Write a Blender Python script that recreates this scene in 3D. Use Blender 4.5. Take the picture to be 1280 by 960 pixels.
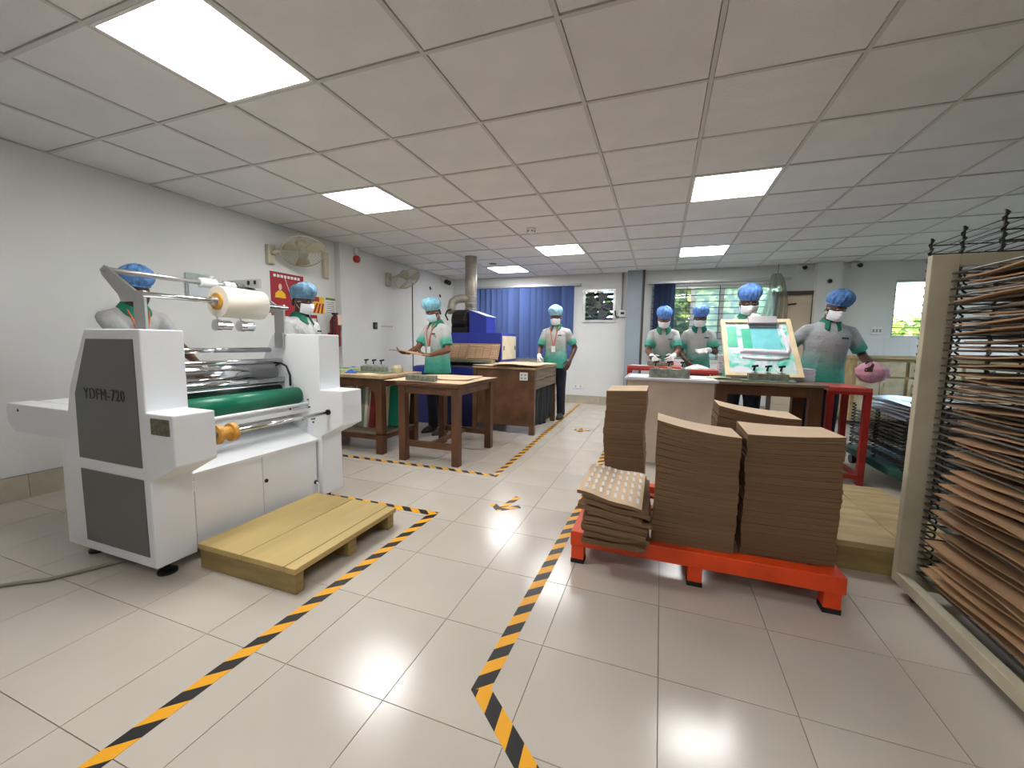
import bpy, math, random
from mathutils import Vector as V, Matrix
random.seed(7)
R_ = math.radians
scene = bpy.context.scene
col = scene.collection
for o in list(bpy.data.objects): bpy.data.objects.remove(o)

# ------------------------------------------------------------------ camera
CAM_H = 1.108
FPX, YAW, PITCH, ROLL = 507.39, .3497, -.1015, .0147
cd = bpy.data.cameras.new('camera'); cam = bpy.data.objects.new('camera', cd); col.objects.link(cam)
cd.sensor_fit = 'HORIZONTAL'; cd.sensor_width = 36.0; cd.lens = 36.0*FPX/1280.0
cd.clip_start = .02; cd.clip_end = 200
cy, sy, cp, sp = math.cos(YAW), math.sin(YAW), math.cos(PITCH), math.sin(PITCH)
fw = V((-sy*cp, cy*cp, sp)); rt = V((cy, sy, 0)); up = rt.cross(fw)
rr = math.cos(ROLL)*rt + math.sin(ROLL)*up; uu = -math.sin(ROLL)*rt + math.cos(ROLL)*up
mm = Matrix(((rr.x, uu.x, -fw.x, 0), (rr.y, uu.y, -fw.y, 0), (rr.z, uu.z, -fw.z, CAM_H), (0, 0, 0, 1)))
cam.matrix_world = mm
scene.camera = cam
def project(p):
    q = V(p) - V((0, 0, CAM_H)); d = q.dot(fw)
    return (640 + FPX*q.dot(rr)/d, 480 - FPX*q.dot(uu)/d, d)

# ------------------------------------------------------------------ world and exposure
scene.view_settings.view_transform = 'Standard'
scene.view_settings.look = 'None'
scene.view_settings.gamma = 1.0
scene.view_settings.use_curve_mapping = False
scene.view_settings.exposure = 2.1
LIGHT_E = 7.0
world = bpy.data.worlds.new('sky_world'); scene.world = world; world.use_nodes = True
wn = world.node_tree; bg = wn.nodes['Background']
sky = wn.nodes.new('ShaderNodeTexSky'); sky.sky_type = 'NISHITA'; sky.sun_disc = False
sky.sun_elevation = R_(48); sky.sun_rotation = R_(200); sky.dust_density = 3.0
wn.links.new(sky.outputs[0], bg.inputs[0]); bg.inputs[1].default_value = .62

# ------------------------------------------------------------------ materials
def lin(c):
    return tuple((v/12.92 if v <= .04045 else ((v+.055)/1.055)**2.4) for v in c)
def rgb(r, g, b): return lin((r/255, g/255, b/255))
MATS = {}
def mat(name, c, rough=.5, metal=0.0, var=0.0, vscale=6.0, bump=0.0, bscale=40.0, c2=None, stretch=None,
        spec=.5, rnd=0.0, trans=0.0, alpha=1.0, sheen=0.0, rvar=0.0, vlo=.35, vhi=.65):
    if name in MATS: return MATS[name]
    m = bpy.data.materials.new(name); m.use_nodes = True; nt = m.node_tree; b = nt.nodes['Principled BSDF']
    c = tuple(c) + (1,)
    b.inputs['Base Color'].default_value = c
    b.inputs['Roughness'].default_value = rough; b.inputs['Metallic'].default_value = metal
    b.inputs['Specular IOR Level'].default_value = spec
    if trans: b.inputs['Transmission Weight'].default_value = trans
    if alpha < 1: b.inputs['Alpha'].default_value = alpha
    src = None
    if var or c2 or bump or rvar:
        tc = nt.nodes.new('ShaderNodeTexCoord'); mp = nt.nodes.new('ShaderNodeMapping')
        nt.links.new(tc.outputs['Object'], mp.inputs[0])
        if stretch: mp.inputs['Scale'].default_value = stretch
        src = mp.outputs[0]
    cout = None
    if var or c2:
        n = nt.nodes.new('ShaderNodeTexNoise'); n.inputs['Scale'].default_value = vscale; n.inputs['Detail'].default_value = 6
        nt.links.new(src, n.inputs['Vector'])
        rp = nt.nodes.new('ShaderNodeMapRange'); rp.inputs[1].default_value = vlo; rp.inputs[2].default_value = vhi
        nt.links.new(n.outputs[0], rp.inputs[0])
        mx = nt.nodes.new('ShaderNodeMix'); mx.data_type = 'RGBA'
        nt.links.new(rp.outputs[0], mx.inputs[0])
        mx.inputs[6].default_value = tuple(max(0, v*(1-var)) for v in c[:3]) + (1,)
        mx.inputs[7].default_value = (tuple(c2)+(1,)) if c2 else tuple(min(1, v*(1+var)) for v in c[:3]) + (1,)
        cout = mx.outputs[2]
    if rnd:
        oi = nt.nodes.new('ShaderNodeObjectInfo'); hs = nt.nodes.new('ShaderNodeHueSaturation')
        mr = nt.nodes.new('ShaderNodeMapRange'); mr.inputs[3].default_value = 1-rnd; mr.inputs[4].default_value = 1+rnd
        nt.links.new(oi.outputs['Random'], mr.inputs[0]); nt.links.new(mr.outputs[0], hs.inputs['Value'])
        if cout: nt.links.new(cout, hs.inputs['Color'])
        else: hs.inputs['Color'].default_value = c
        cout = hs.outputs[0]
    if cout: nt.links.new(cout, b.inputs['Base Color'])
    if rvar:
        n3 = nt.nodes.new('ShaderNodeTexNoise'); n3.inputs['Scale'].default_value = 3.0; n3.inputs['Detail'].default_value = 4
        nt.links.new(src, n3.inputs['Vector'])
        r3 = nt.nodes.new('ShaderNodeMapRange'); r3.inputs[1].default_value = .3; r3.inputs[2].default_value = .7
        r3.inputs[3].default_value = max(0, rough-rvar); r3.inputs[4].default_value = rough+rvar
        nt.links.new(n3.outputs[0], r3.inputs[0]); nt.links.new(r3.outputs[0], b.inputs['Roughness'])
    if bump:
        n2 = nt.nodes.new('ShaderNodeTexNoise'); n2.inputs['Scale'].default_value = bscale; n2.inputs['Detail'].default_value = 3
        nt.links.new(src, n2.inputs['Vector'])
        bp = nt.nodes.new('ShaderNodeBump'); bp.inputs['Strength'].default_value = bump; bp.inputs['Distance'].default_value = .01
        nt.links.new(n2.outputs[0], bp.inputs['Height']); nt.links.new(bp.outputs[0], b.inputs['Normal'])
    MATS[name] = m
    return m
def emat(name, c, s):
    m = bpy.data.materials.new(name); m.use_nodes = True; nt = m.node_tree; b = nt.nodes['Principled BSDF']
    b.inputs['Base Color'].default_value = (.9, .9, .9, 1)
    b.inputs['Emission Color'].default_value = tuple(c)+(1,); b.inputs['Emission Strength'].default_value = s
    return m

WALL = mat('wall_paint', rgb(214, 215, 213), .75, var=.035, vscale=1.3, bump=.12, bscale=60)
CEILM = mat('ceiling_board', rgb(222, 221, 221), .85, var=.03, vscale=3, bump=.25, bscale=90, rnd=.03)
CEILW = mat('ceiling_board_embossed', rgb(224, 223, 223), .75, var=.03, vscale=3, bump=.7, bscale=28, stretch=(1, 2.5, 1))
TEE = mat('ceiling_tee_metal', rgb(196, 194, 190), .5)
VOID = mat('plenum_dark', rgb(60, 58, 55), .9)
TILE = mat('floor_tile_gloss', rgb(196, 188, 177), .2, var=.03, vscale=2.5, rnd=.02, spec=.55, rvar=.04)
GROUT = mat('floor_grout', rgb(140, 132, 122), .8)
SKIRT = mat('skirting_tile', rgb(176, 168, 150), .3, var=.12, vscale=5)
WHITE = mat('white_powder_coat', rgb(232, 234, 238), .35)
DGREY = mat('dark_grey_panel', rgb(98, 99, 97), .4)
BLACK = mat('black_plastic', rgb(22, 22, 24), .45)
CHROME = mat('chrome', (.75, .75, .77), .12, 1.0)
STEEL = mat('steel', (.5, .5, .5), .35, 1.0, var=.1)
GALV = mat('galvanised_duct', rgb(178, 172, 158), .45, .45, var=.15, vscale=9)
GREENR = mat('green_rubber', rgb(0, 112, 84), .35)
DGREENR = mat('dark_green_rubber', rgb(10, 66, 52), .4)
FILM = mat('film_roll_white', rgb(238, 230, 216), .3)
CORE = mat('cardboard_core', rgb(206, 150, 62), .5, var=.15, vscale=30)
WOODP = mat('pale_plywood', rgb(188, 164, 106), .6, var=.16, vscale=4, stretch=(1, .18, 1), bump=.1)
WOODE = mat('pale_timber_edge', rgb(150, 128, 82), .7, var=.25, vscale=9, stretch=(.4, .4, 2))
WOODR = mat('weathered_pale_wood', rgb(176, 154, 112), .65, var=.2, vscale=6, stretch=(.4, 2, 1))
WOODD = mat('dark_brown_wood', rgb(92, 58, 36), .5, var=.3, vscale=7, stretch=(1, 1, .25), bump=.1)
WOODD2 = mat('stained_brown_board', rgb(98, 66, 44), .45, var=.35, vscale=5, bump=.1)
WOODT = mat('worn_table_top', rgb(176, 150, 116), .5, var=.2, vscale=5)
WOODG = mat('grey_brown_plank', rgb(112, 98, 80), .6, var=.25, vscale=8, stretch=(.3, .3, 3))
KRAFT = mat('kraft_paper', rgb(184, 148, 112), .75, var=.1, vscale=3, rnd=.1)
KRAFTE = mat('kraft_shaded_edge', rgb(126, 97, 70), .85, var=.18, vscale=10, stretch=(.25, .25, 40), bump=.5, bscale=9, rnd=.08)  # stack sides: sheet lines, with their shading put into the darker brown
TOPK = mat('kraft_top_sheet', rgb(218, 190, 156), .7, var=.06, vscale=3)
KRAFTD = mat('kraft_sheet_rack', rgb(158, 124, 90), .75, var=.14, vscale=4, rnd=.25)
ORANGE = mat('orange_paint', rgb(232, 74, 24), .4, var=.12, vscale=8)
RED = mat('red_paint', rgb(164, 40, 33), .4, var=.15, vscale=8)
RUBBER = mat('black_rubber', rgb(26, 24, 24), .7)
CREAM = mat('cream_paint', rgb(196, 188, 164), .5, var=.1, vscale=6)
WIRE = mat('grey_wire', rgb(86, 81, 72), .5, .2)  # grey darkened so the near rack's shadow is carried by the colour
DWIRE = mat('dark_wire', rgb(52, 50, 50), .5, .5)
BLUE = mat('machine_blue', rgb(44, 60, 168), .4)
NAVY = mat('navy_blue_paint', rgb(28, 38, 96), .5)
BEIGE = mat('beige_panel', rgb(214, 204, 178), .5, var=.06)
PINKB = mat('louvre_beige', rgb(218, 186, 156), .55)
OLIVE = mat('olive_grey_paint', rgb(140, 138, 110), .5)
BLIND = mat('blue_blind_fabric', rgb(70, 92, 146), .8, rnd=.22)
BLINDN = mat('navy_blind_fabric', rgb(44, 56, 92), .8, rnd=.15)
ALU = mat('aluminium_frame', rgb(186, 188, 190), .4, .4)
BAR = mat('dark_grille_bar', rgb(70, 72, 74), .5)
PLATE = mat('white_switch_plate', rgb(226, 226, 222), .4)
YELL = mat('yellow_print', rgb(236, 184, 30), .5)
REDP = mat('red_poster', rgb(156, 16, 32), .45, var=.08)
GREENP = mat('green_print', rgb(104, 128, 60), .5)
PAPERW = mat('white_paper', rgb(226, 228, 232), .6, var=.03)
FANM = mat('fan_cream_plastic', rgb(190, 182, 160), .45, var=.08)
GREYP = mat('grey_pillar_paint', rgb(142, 154, 162), .6, var=.06, vscale=3)
DOORM = mat('beige_door', rgb(206, 190, 166), .55, var=.04)
BROWNF = mat('dark_door_frame', rgb(74, 62, 54), .5)
JIG = mat('dirty_jig_metal', rgb(124, 127, 116), .55, .2, var=.35, vscale=22)
SCREENW = mat('screen_frame_wood', rgb(228, 208, 170), .55, var=.1, vscale=8)
TEALF = mat('dark_green_base', rgb(28, 78, 66), .45)
SILVER = mat('silver_sheet', rgb(206, 208, 216), .28, .55, var=.08)
PINK = mat('pink_cloth', rgb(214, 160, 178), .9, var=.14, vscale=14, bump=.5, bscale=18)
LEAF = mat('leaf_green', rgb(66, 98, 42), .55, rnd=.25, var=.3, vscale=2.0)
LEAFY = mat('leaf_yellow_green', rgb(132, 148, 62), .55, rnd=.25, var=.3, vscale=2.0)
BARK = mat('bark', rgb(84, 68, 52), .9, var=.2)
GRASS = mat('grass_ground', rgb(104, 128, 64), .9, var=.2)
SKIN = mat('skin_brown', rgb(118, 78, 56), .5, var=.06, vscale=12)
SKIND = mat('skin_dark_brown', rgb(84, 54, 42), .5, var=.06, vscale=12)
TROUS = mat('dark_trouser_cloth', rgb(32, 36, 50), .85, var=.15, vscale=10, bump=.15, bscale=14)
SHOE = mat('dark_shoe', rgb(40, 34, 34), .55)
COLLAR = mat('dark_green_collar', rgb(10, 110, 88), .75)
MASKW = mat('white_mask', rgb(236, 238, 242), .8)
MASKB = mat('pale_blue_mask', rgb(186, 216, 232), .8)
GLOVE = mat('white_glove', rgb(232, 232, 228), .8)
HAIR = mat('black_hair', rgb(20, 18, 18), .7)
EYEW = mat('eye_white', rgb(168, 156, 148), .5)
LANY = mat('orange_lanyard', rgb(206, 104, 58), .7)
PIPING = mat('white_piping', rgb(238, 238, 236), .7)
BRASSP = mat('engraved_plate', rgb(120, 112, 92), .4, .6, var=.3, vscale=60)
CABLE = mat('grey_cable', rgb(142, 136, 126), .6)

def glass_mat(name, tint, haze):
    m = bpy.data.materials.new(name); m.use_nodes = True; nt = m.node_tree
    out = nt.nodes['Material Output']; nt.nodes.remove(nt.nodes['Principled BSDF'])
    tr = nt.nodes.new('ShaderNodeBsdfTransparent'); tr.inputs[0].default_value = tuple(tint)+(1,)
    gl = nt.nodes.new('ShaderNodeBsdfGlossy'); gl.inputs['Roughness'].default_value = .05
    df = nt.nodes.new('ShaderNodeBsdfTranslucent'); df.inputs[0].default_value = (.85, .9, .87, 1)
    m1 = nt.nodes.new('ShaderNodeMixShader'); m1.inputs[0].default_value = haze
    nt.links.new(tr.outputs[0], m1.inputs[1]); nt.links.new(df.outputs[0], m1.inputs[2])
    m2 = nt.nodes.new('ShaderNodeMixShader'); m2.inputs[0].default_value = .06
    nt.links.new(m1.outputs[0], m2.inputs[1]); nt.links.new(gl.outputs[0], m2.inputs[2])
    nt.links.new(m2.outputs[0], out.inputs[0])
    return m
GLASS = glass_mat('window_glass', (.92, .96, .94), .03)
GLASSH = glass_mat('hazy_window_glass', (.8, .88, .84), .3)
ACRYL = glass_mat('clear_acrylic', (.97, .985, .985), .0)
NETM = glass_mat('gauze', (.60, .55, .44), .22)

def tape_mat():
    m = bpy.data.materials.new('hazard_tape'); m.use_nodes = True; nt = m.node_tree; b = nt.nodes['Principled BSDF']
    uv = nt.nodes.new('ShaderNodeUVMap'); uv.uv_map = 'UVMap'
    sx = nt.nodes.new('ShaderNodeSeparateXYZ'); nt.links.new(uv.outputs[0], sx.inputs[0])
    a = nt.nodes.new('ShaderNodeMath'); a.operation = 'ADD'
    nt.links.new(sx.outputs[0], a.inputs[0]); nt.links.new(sx.outputs[1], a.inputs[1])
    f = nt.nodes.new('ShaderNodeMath'); f.operation = 'PINGPONG'; f.inputs[1].default_value = .064
    nt.links.new(a.outputs[0], f.inputs[0])
    g = nt.nodes.new('ShaderNodeMath'); g.operation = 'GREATER_THAN'; g.inputs[1].default_value = .032
    nt.links.new(f.outputs[0], g.inputs[0])
    mx = nt.nodes.new('ShaderNodeMix'); mx.data_type = 'RGBA'; nt.links.new(g.outputs[0], mx.inputs[0])
    mx.inputs[6].default_value = rgb(240, 170, 16)+(1,); mx.inputs[7].default_value = rgb(24, 23, 24)+(1,)
    nt.links.new(mx.outputs[2], b.inputs['Base Color']); b.inputs['Roughness'].default_value = .42
    return m
TAPE = tape_mat()

def ink_mat():
    m = bpy.data.materials.new('printing_ink_mesh'); m.use_nodes = True; nt = m.node_tree; b = nt.nodes['Principled BSDF']
    tc = nt.nodes.new('ShaderNodeTexCoord')
    n = nt.nodes.new('ShaderNodeTexNoise'); n.inputs['Scale'].default_value = 6; n.inputs['Detail'].default_value = 3; n.inputs['Distortion'].default_value = 1.6
    nt.links.new(tc.outputs['Object'], n.inputs['Vector'])
    rp = nt.nodes.new('ShaderNodeValToRGB'); e = rp.color_ramp.elements
    e[0].position = .34; e[0].color = rgb(70, 190, 165)+(1,)
    e[1].position = .54; e[1].color = rgb(222, 222, 232)+(1,)
    x = e.new(.43); x.color = rgb(140, 214, 205)+(1,)
    nt.links.new(n.outputs[0], rp.inputs[0]); nt.links.new(rp.outputs[0], b.inputs['Base Color'])
    b.inputs['Roughness'].default_value = .35
    return m
INK = ink_mat()
INKC = mat('cyan_print_field', rgb(120, 206, 214), .4, var=.08, vscale=12)
INKG = mat('green_ink_field', rgb(60, 186, 150), .35, var=.12, vscale=10)
INKW = mat('white_ink_smear', rgb(226, 222, 232), .4, var=.05, vscale=9)

# ------------------------------------------------------------------ mesh builder
class MB:
    def __init__(s): s.v = []; s.f = []; s.uv = None
    def add(s, vs, fs):
        n = len(s.v); s.v += [tuple(p) for p in vs]; s.f += [tuple(i+n for i in f) for f in fs]; return s
    def box(s, x0, x1, y0, y1, z0, z1):
        return s.add([(x0,y0,z0),(x1,y0,z0),(x1,y1,z0),(x0,y1,z0),(x0,y0,z1),(x1,y0,z1),(x1,y1,z1),(x0,y1,z1)],
              [(0,3,2,1),(4,5,6,7),(0,1,5,4),(1,2,6,5),(2,3,7,6),(3,0,4,7)])
    def obox(s, c, ex, ey, ez):
        c, ex, ey, ez = V(c), V(ex), V(ey), V(ez)
        vs = [c+a*ex+b*ey+d*ez for d in (-1, 1) for a, b in ((-1,-1),(1,-1),(1,1),(-1,1))]
        return s.add(vs, [(0,3,2,1),(4,5,6,7),(0,1,5,4),(1,2,6,5),(2,3,7,6),(3,0,4,7)])
    def frame(s, d):
        d = V(d).normalized(); a = V((0,0,1)) if abs(d.z) < .9 else V((1,0,0))
        u = d.cross(a).normalized(); return u, d.cross(u).normalized()
    def cyl(s, p0, p1, r0, r1=None, n=16):
        r1 = r0 if r1 is None else r1; p0, p1 = V(p0), V(p1); u, w = s.frame(p1-p0)
        vs = [p+r*(math.cos(t)*u+math.sin(t)*w) for p, r in ((p0,r0),(p1,r1)) for t in [2*math.pi*i/n for i in range(n)]]
        fs = [(i,(i+1)%n,n+(i+1)%n,n+i) for i in range(n)] + [tuple(range(n))[::-1], tuple(range(n,2*n))]
        return s.add(vs, fs)
    def tube(s, pts, r, n=8, closed=False, cap=True):
        pts = [V(p) for p in pts]; m = len(pts); rs = r if isinstance(r, (list, tuple)) else [r]*m
        vs = []; pu = None
        for i, p in enumerate(pts):
            if closed: d = pts[(i+1)%m]-pts[i-1]
            else: d = pts[min(i+1,m-1)]-pts[max(i-1,0)]
            if d.length < 1e-9: d = V((0,0,1))
            d.normalize()
            if pu is None: u, w = s.frame(d)
            else:
                u = pu-d*pu.dot(d)
                if u.length < 1e-6: u, w = s.frame(d)
                u.normalize(); w = d.cross(u)
            pu = u
            vs += [p+rs[i]*(math.cos(2*math.pi*k/n)*u+math.sin(2*math.pi*k/n)*w) for k in range(n)]
        fs = []
        for i in range(m if closed else m-1):
            a = i*n; b = ((i+1)%m)*n
            fs += [(a+k, a+(k+1)%n, b+(k+1)%n, b+k) for k in range(n)]
        if not closed and cap: fs += [tuple(range(n))[::-1], tuple(range((m-1)*n, m*n))]
        return s.add(vs, fs)
    def prism(s, poly, axis, lo, hi):
        n = len(poly)
        def P(a, b, c): return {'y':(a,c,b), 'x':(c,a,b), 'z':(a,b,c)}[axis]
        vs = [P(a,b,lo) for a,b in poly]+[P(a,b,hi) for a,b in poly]
        fs = [tuple(range(n)), tuple(range(n,2*n))[::-1]]+[(i,n+i,n+(i+1)%n,(i+1)%n) for i in range(n)]
        return s.add(vs, fs)
    def lathe(s, o, d, prof, n=20, sc=(1,1)):
        o = V(o); d = V(d).normalized(); u, w = s.frame(d); vs = []
        for t, r in prof: vs += [o+d*t+r*(sc[0]*math.cos(2*math.pi*k/n)*u+sc[1]*math.sin(2*math.pi*k/n)*w) for k in range(n)]
        m = len(prof); fs = []
        for i in range(m-1): fs += [(i*n+k, i*n+(k+1)%n, (i+1)*n+(k+1)%n, (i+1)*n+k) for k in range(n)]
        fs += [tuple(range(n))[::-1], tuple(range((m-1)*n, m*n))]
        return s.add(vs, fs)
    def ell(s, c, r, nu=16, nv=10, M=None):
        c = V(c); vs = [V((0,0,-1))]
        for j in range(1, nv):
            a = -math.pi/2+math.pi*j/nv
            vs += [V((math.cos(a)*math.cos(2*math.pi*k/nu), math.cos(a)*math.sin(2*math.pi*k/nu), math.sin(a))) for k in range(nu)]
        vs.append(V((0,0,1)))
        vs = [V((p.x*r[0], p.y*r[1], p.z*r[2])) for p in vs]
        if M: vs = [M@p for p in vs]
        vs = [c+p for p in vs]; fs = []
        for k in range(nu): fs.append((0, 1+(k+1)%nu, 1+k))
        for j in range(nv-2):
            a = 1+j*nu; b = a+nu
            fs += [(a+k, a+(k+1)%nu, b+(k+1)%nu, b+k) for k in range(nu)]
        L = len(vs)-1; a = 1+(nv-2)*nu
        fs += [(a+k, a+(k+1)%nu, L) for k in range(nu)]
        return s.add(vs, fs)
    def grid(s, fn, nu, nv, wrap=False):
        vs = [fn(i/(nu if wrap else nu-1) if True else 0, j/(nv-1)) for j in range(nv) for i in range(nu)]
        fs = []
        for j in range(nv-1):
            for i in range(nu if wrap else nu-1):
                fs.append((j*nu+i, j*nu+(i+1)%nu, (j+1)*nu+(i+1)%nu, (j+1)*nu+i))
        return s.add(vs, fs)
    def slab(s, fn, nu, nv, t):
        # thick sheet: fn(u,v) gives the lower surface, thickness t along +z
        n = nu*nv; lo = [V(fn(i/(nu-1), j/(nv-1))) for j in range(nv) for i in range(nu)]
        hi = [p+V((0,0,t)) for p in lo]; fs = []
        for j in range(nv-1):
            for i in range(nu-1):
                a = j*nu+i; q = (a, a+1, a+nu+1, a+nu); fs.append(tuple(reversed(q))); fs.append(tuple(n+k for k in q))
        ed = [i for i in range(nu)]+[j*nu+nu-1 for j in range(1,nv)]+[(nv-1)*nu+i for i in range(nu-2,-1,-1)]+[j*nu for j in range(nv-2,0,-1)]
        for k in range(len(ed)):
            a, b = ed[k], ed[(k+1)%len(ed)]; fs.append((a, b, n+b, n+a))
        return s.add(lo+hi, fs)
    def data(s, name, smooth=False, centre=True):
        if centre:
            lo = [min(p[k] for p in s.v) for k in range(3)]; hi = [max(p[k] for p in s.v) for k in range(3)]
            c = V([(a+b)/2 for a, b in zip(lo, hi)])
        else: c = V((0,0,0))
        me = bpy.data.meshes.new(name); me.from_pydata([tuple(V(p)-c) for p in s.v], [], s.f)
        if smooth: me.polygons.foreach_set('use_smooth', [True]*len(me.polygons))
        me.update(); return me, c
    def build(s, name, m, parent=None, smooth=False, bevel=0, label=None, centre=True, solid=0, seg=2):
        me, c = s.data(name, smooth, centre); me.materials.append(m)
        o = bpy.data.objects.new(name, me); col.objects.link(o)
        if parent: o.parent = parent; o.location = c-wloc(parent)
        else: o.location = c
        if solid:
            md = o.modifiers.new('solid', 'SOLIDIFY'); md.thickness = solid
        if bevel:
            md = o.modifiers.new('bevel', 'BEVEL'); md.width = bevel; md.segments = seg; md.limit_method = 'ANGLE'; md.angle_limit = R_(40)
        if smooth and bevel == 0 and False: pass
        if label: o['label'] = label
        return o
def wloc(o):
    p = V(o.location); q = o.parent
    while q: p += V(q.location); q = q.parent
    return p
def thing(name, label, cat, loc=(0,0,0), group=None, rz=0):
    o = bpy.data.objects.new(name, None); col.objects.link(o); o.location = loc; o.rotation_euler = (0,0,rz)
    o.empty_display_size = .1
    o['label'] = label; o['category'] = cat
    if group: o['group'] = group
    return o
def tag(o, label, cat, group=None):
    o['label'] = label; o['category'] = cat
    if group: o['group'] = group
    return o
def struct(o): o['kind'] = 'structure'; return o
def copy_tree(o, parent=None):
    c = o.copy(); col.objects.link(c); c.parent = parent
    for ch in list(o.children): copy_tree(ch, c)
    return c
def B(x0, x1, y0, y1, z0, z1): return MB().box(x0, x1, y0, y1, z0, z1)
def share(name, me, loc, parent, mats=None):
    o = bpy.data.objects.new(name, me); col.objects.link(o); o.parent = parent
    o.location = V(loc)-(wloc(parent) if parent else V((0,0,0))); return o
def text_obj(txt, size, m, parent, loc, rot, name='lettering', extrude=.0008, sx=1.0, sy=1.0, bold=0.0):
    cu = bpy.data.curves.new('txt', 'FONT'); cu.body = txt; cu.size = size; cu.extrude = extrude; cu.offset = bold; cu.space_character = 1.12
    cu.align_x = 'CENTER'; cu.align_y = 'CENTER'; cu.resolution_u = 3
    t = bpy.data.objects.new('txt', cu); col.objects.link(t)
    dg = bpy.context.evaluated_depsgraph_get(); me = bpy.data.meshes.new_from_object(t.evaluated_get(dg))
    bpy.data.objects.remove(t); me.materials.clear(); me.materials.append(m); me.name = name
    o = bpy.data.objects.new(name, me); col.objects.link(o)
    if parent: o.parent = parent
    o.location = V(loc)-(wloc(parent) if parent else V((0,0,0))); o.rotation_euler = rot; o.scale = (sx, sy, 1)
    return o

# ------------------------------------------------------------------ room shell
XL, XR, YB, YN, ZC = -4.04, 4.9, 7.5, -2.2, 2.361
TX, TY, AX, AY = .6, .5935, -3.44, 1.6565
floor = struct(B(XL-.2, XR+.2, YN-.2, YB+.2, -.12, -.004).build('floor', GROUT))
FX, FY, FS = -1.5567, .949, .4
tiles = []
i0 = math.floor((XL-FX)/FS); i1 = math.ceil((XR-FX)/FS); j0 = math.floor((YN-FY)/FS); j1 = math.ceil((YB-FY)/FS)
for i in range(i0, i1):
    for j in range(j0, j1):
        x0, x1 = max(FX+i*FS, XL), min(FX+(i+1)*FS, XR); y0, y1 = max(FY+j*FS, YN), min(FY+(j+1)*FS, YB)
        if x1-x0 < .02 or y1-y0 < .02: continue
        cx, cyy = (x0+x1)/2, (y0+y1)/2; X, Y, d = project((cx, cyy, 0))
        vis = d > .25 and -150 < X < 1430 and Y < 1150
        tiles.append((0 if vis else 1, d if d > 0 else 99, x0, x1, y0, y1))
tiles.sort()
full = MB().box(-FS/2+.0014, FS/2-.0014, -FS/2+.0014, FS/2-.0014, -.01, 0).data('floor_tile')[0]; full.materials.append(TILE)
rest = MB()
for k, (vv, d, x0, x1, y0, y1) in enumerate(tiles):
    if k < 300:
        if x1-x0 > FS-.001 and y1-y0 > FS-.001:
            share('floor_tile', full, ((x0+x1)/2, (y0+y1)/2, -.005), floor)
        else: B(x0+.0014, x1-.0014, y0+.0014, y1-.0014, -.01, 0).build('floor_tile', TILE, floor)
    else: rest.box(x0+.0014, x1-.0014, y0+.0014, y1-.0014, -.01, 0)
r_ = rest.build('floor_tile', TILE, floor); r_['kind'] = 'stuff'
for o in floor.children:
    if o.data == full: o.location.z = -.005-wloc(floor).z

# ceiling
ceiling = struct(B(XL-.2, XR+.2, YN-.2, YB+.2, ZC+.12, ZC+.2).build('ceiling', VOID))
LIGHTS = {(2,-1), (1,2), (6,3), (3,6), (6,7), (1,8), (5,-4)}
EMB = {(6,1), (5,2), (7,4), (7,5), (1,3), (2,4), (0,4)}
pan = {}
for i in range(-1, 14):
    for j in range(-7, 10):
        x0, x1 = max(AX+i*TX, XL), min(AX+(i+1)*TX, XR); y0, y1 = max(AY+j*TY, YN), min(AY+(j+1)*TY, YB)
        if x1-x0 < .03 or y1-y0 < .03 or (i, j) in LIGHTS: continue
        key = (round(x1-x0, 3), round(y1-y0, 3), (i, j) in EMB)
        if key not in pan:
            w, d = key[0]/2-.013, key[1]/2-.013
            me = MB().box(-w, w, -d, d, 0, .012).data('ceiling_panel', centre=False)[0]; me.materials.append(CEILW if key[2] else CEILM); pan[key] = me
        o = share('ceiling_panel', pan[key], ((x0+x1)/2, (y0+y1)/2, ZC+.001+random.random()*.003), ceiling)
        o.rotation_euler = (random.uniform(-.004,.004), random.uniform(-.004,.004), 0)
for i in range(-1, 15):
    x = AX+i*TX
    if x > XR: break
    B(x-.010, x+.010, YN, YB, ZC-.0035, ZC+.02).build('ceiling_tee', TEE, ceiling)
for j in range(-6, 10):
    y = AY+j*TY
    if YN < y < YB: B(XL, XR, y-.010, y+.010, ZC-.003, ZC+.018).build('ceiling_tee', TEE, ceiling)

# walls
def wallbox(name, boxes, m=WALL):
    mb = MB()
    for b in boxes: mb.box(*b)
    return struct(mb.build(name, m))
wallbox('wall_left', [(XL-.2, XL, YN-.2, YB+.2, 0, ZC+.15)])
WR = (4.4, 6.9, .8, 2.2)
wallbox('wall_right', [(XR, XR+.2, YN-.2, WR[0], 0, ZC+.15), (XR, XR+.2, WR[1], YB+.2, 0, ZC+.15), (XR, XR+.2, WR[0], WR[1], 0, WR[2]), (XR, XR+.2, WR[0], WR[1], WR[3], ZC+.15)])
wallbox('wall_near', [(XL, XR, YN-.2, YN, 0, ZC+.15)])
W1 = (-.20, 1.78, .86, 2.10); W2 = (3.13, 3.62, 1.255, 2.10); W0 = (-1.365, -.81, 1.51, 2.065); WB = (-3.45, -1.55, .86, 2.1)
yb0, yb1, zt = YB, YB+.2, ZC+.15
xs = [XL]
bx = []
for (a, b, c, d) in (W0, W1, W2):
    bx.append((xs[-1], a, yb0, yb1, 0, zt)); bx.append((a, b, yb0, yb1, 0, c)); bx.append((a, b, yb0, yb1, d, zt)); xs.append(b)
bx.append((xs[-1], XR, yb0, yb1, 0, zt))
wallbox('wall_back', bx)
struct(B(XL, XL+.09, 4.28, 4.66, 0, ZC).build('trim_1', WALL))          # plastered pillar on the left wall
struct(B(-.60, -.34, YB-.16, YB, 0, ZC).build('trim_2', GREYP))         # grey pillar on the back wall
struct(B(2.13, 2.44, YB-.14, YB, 0, ZC).build('trim_3', WALL))          # white pillar
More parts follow.
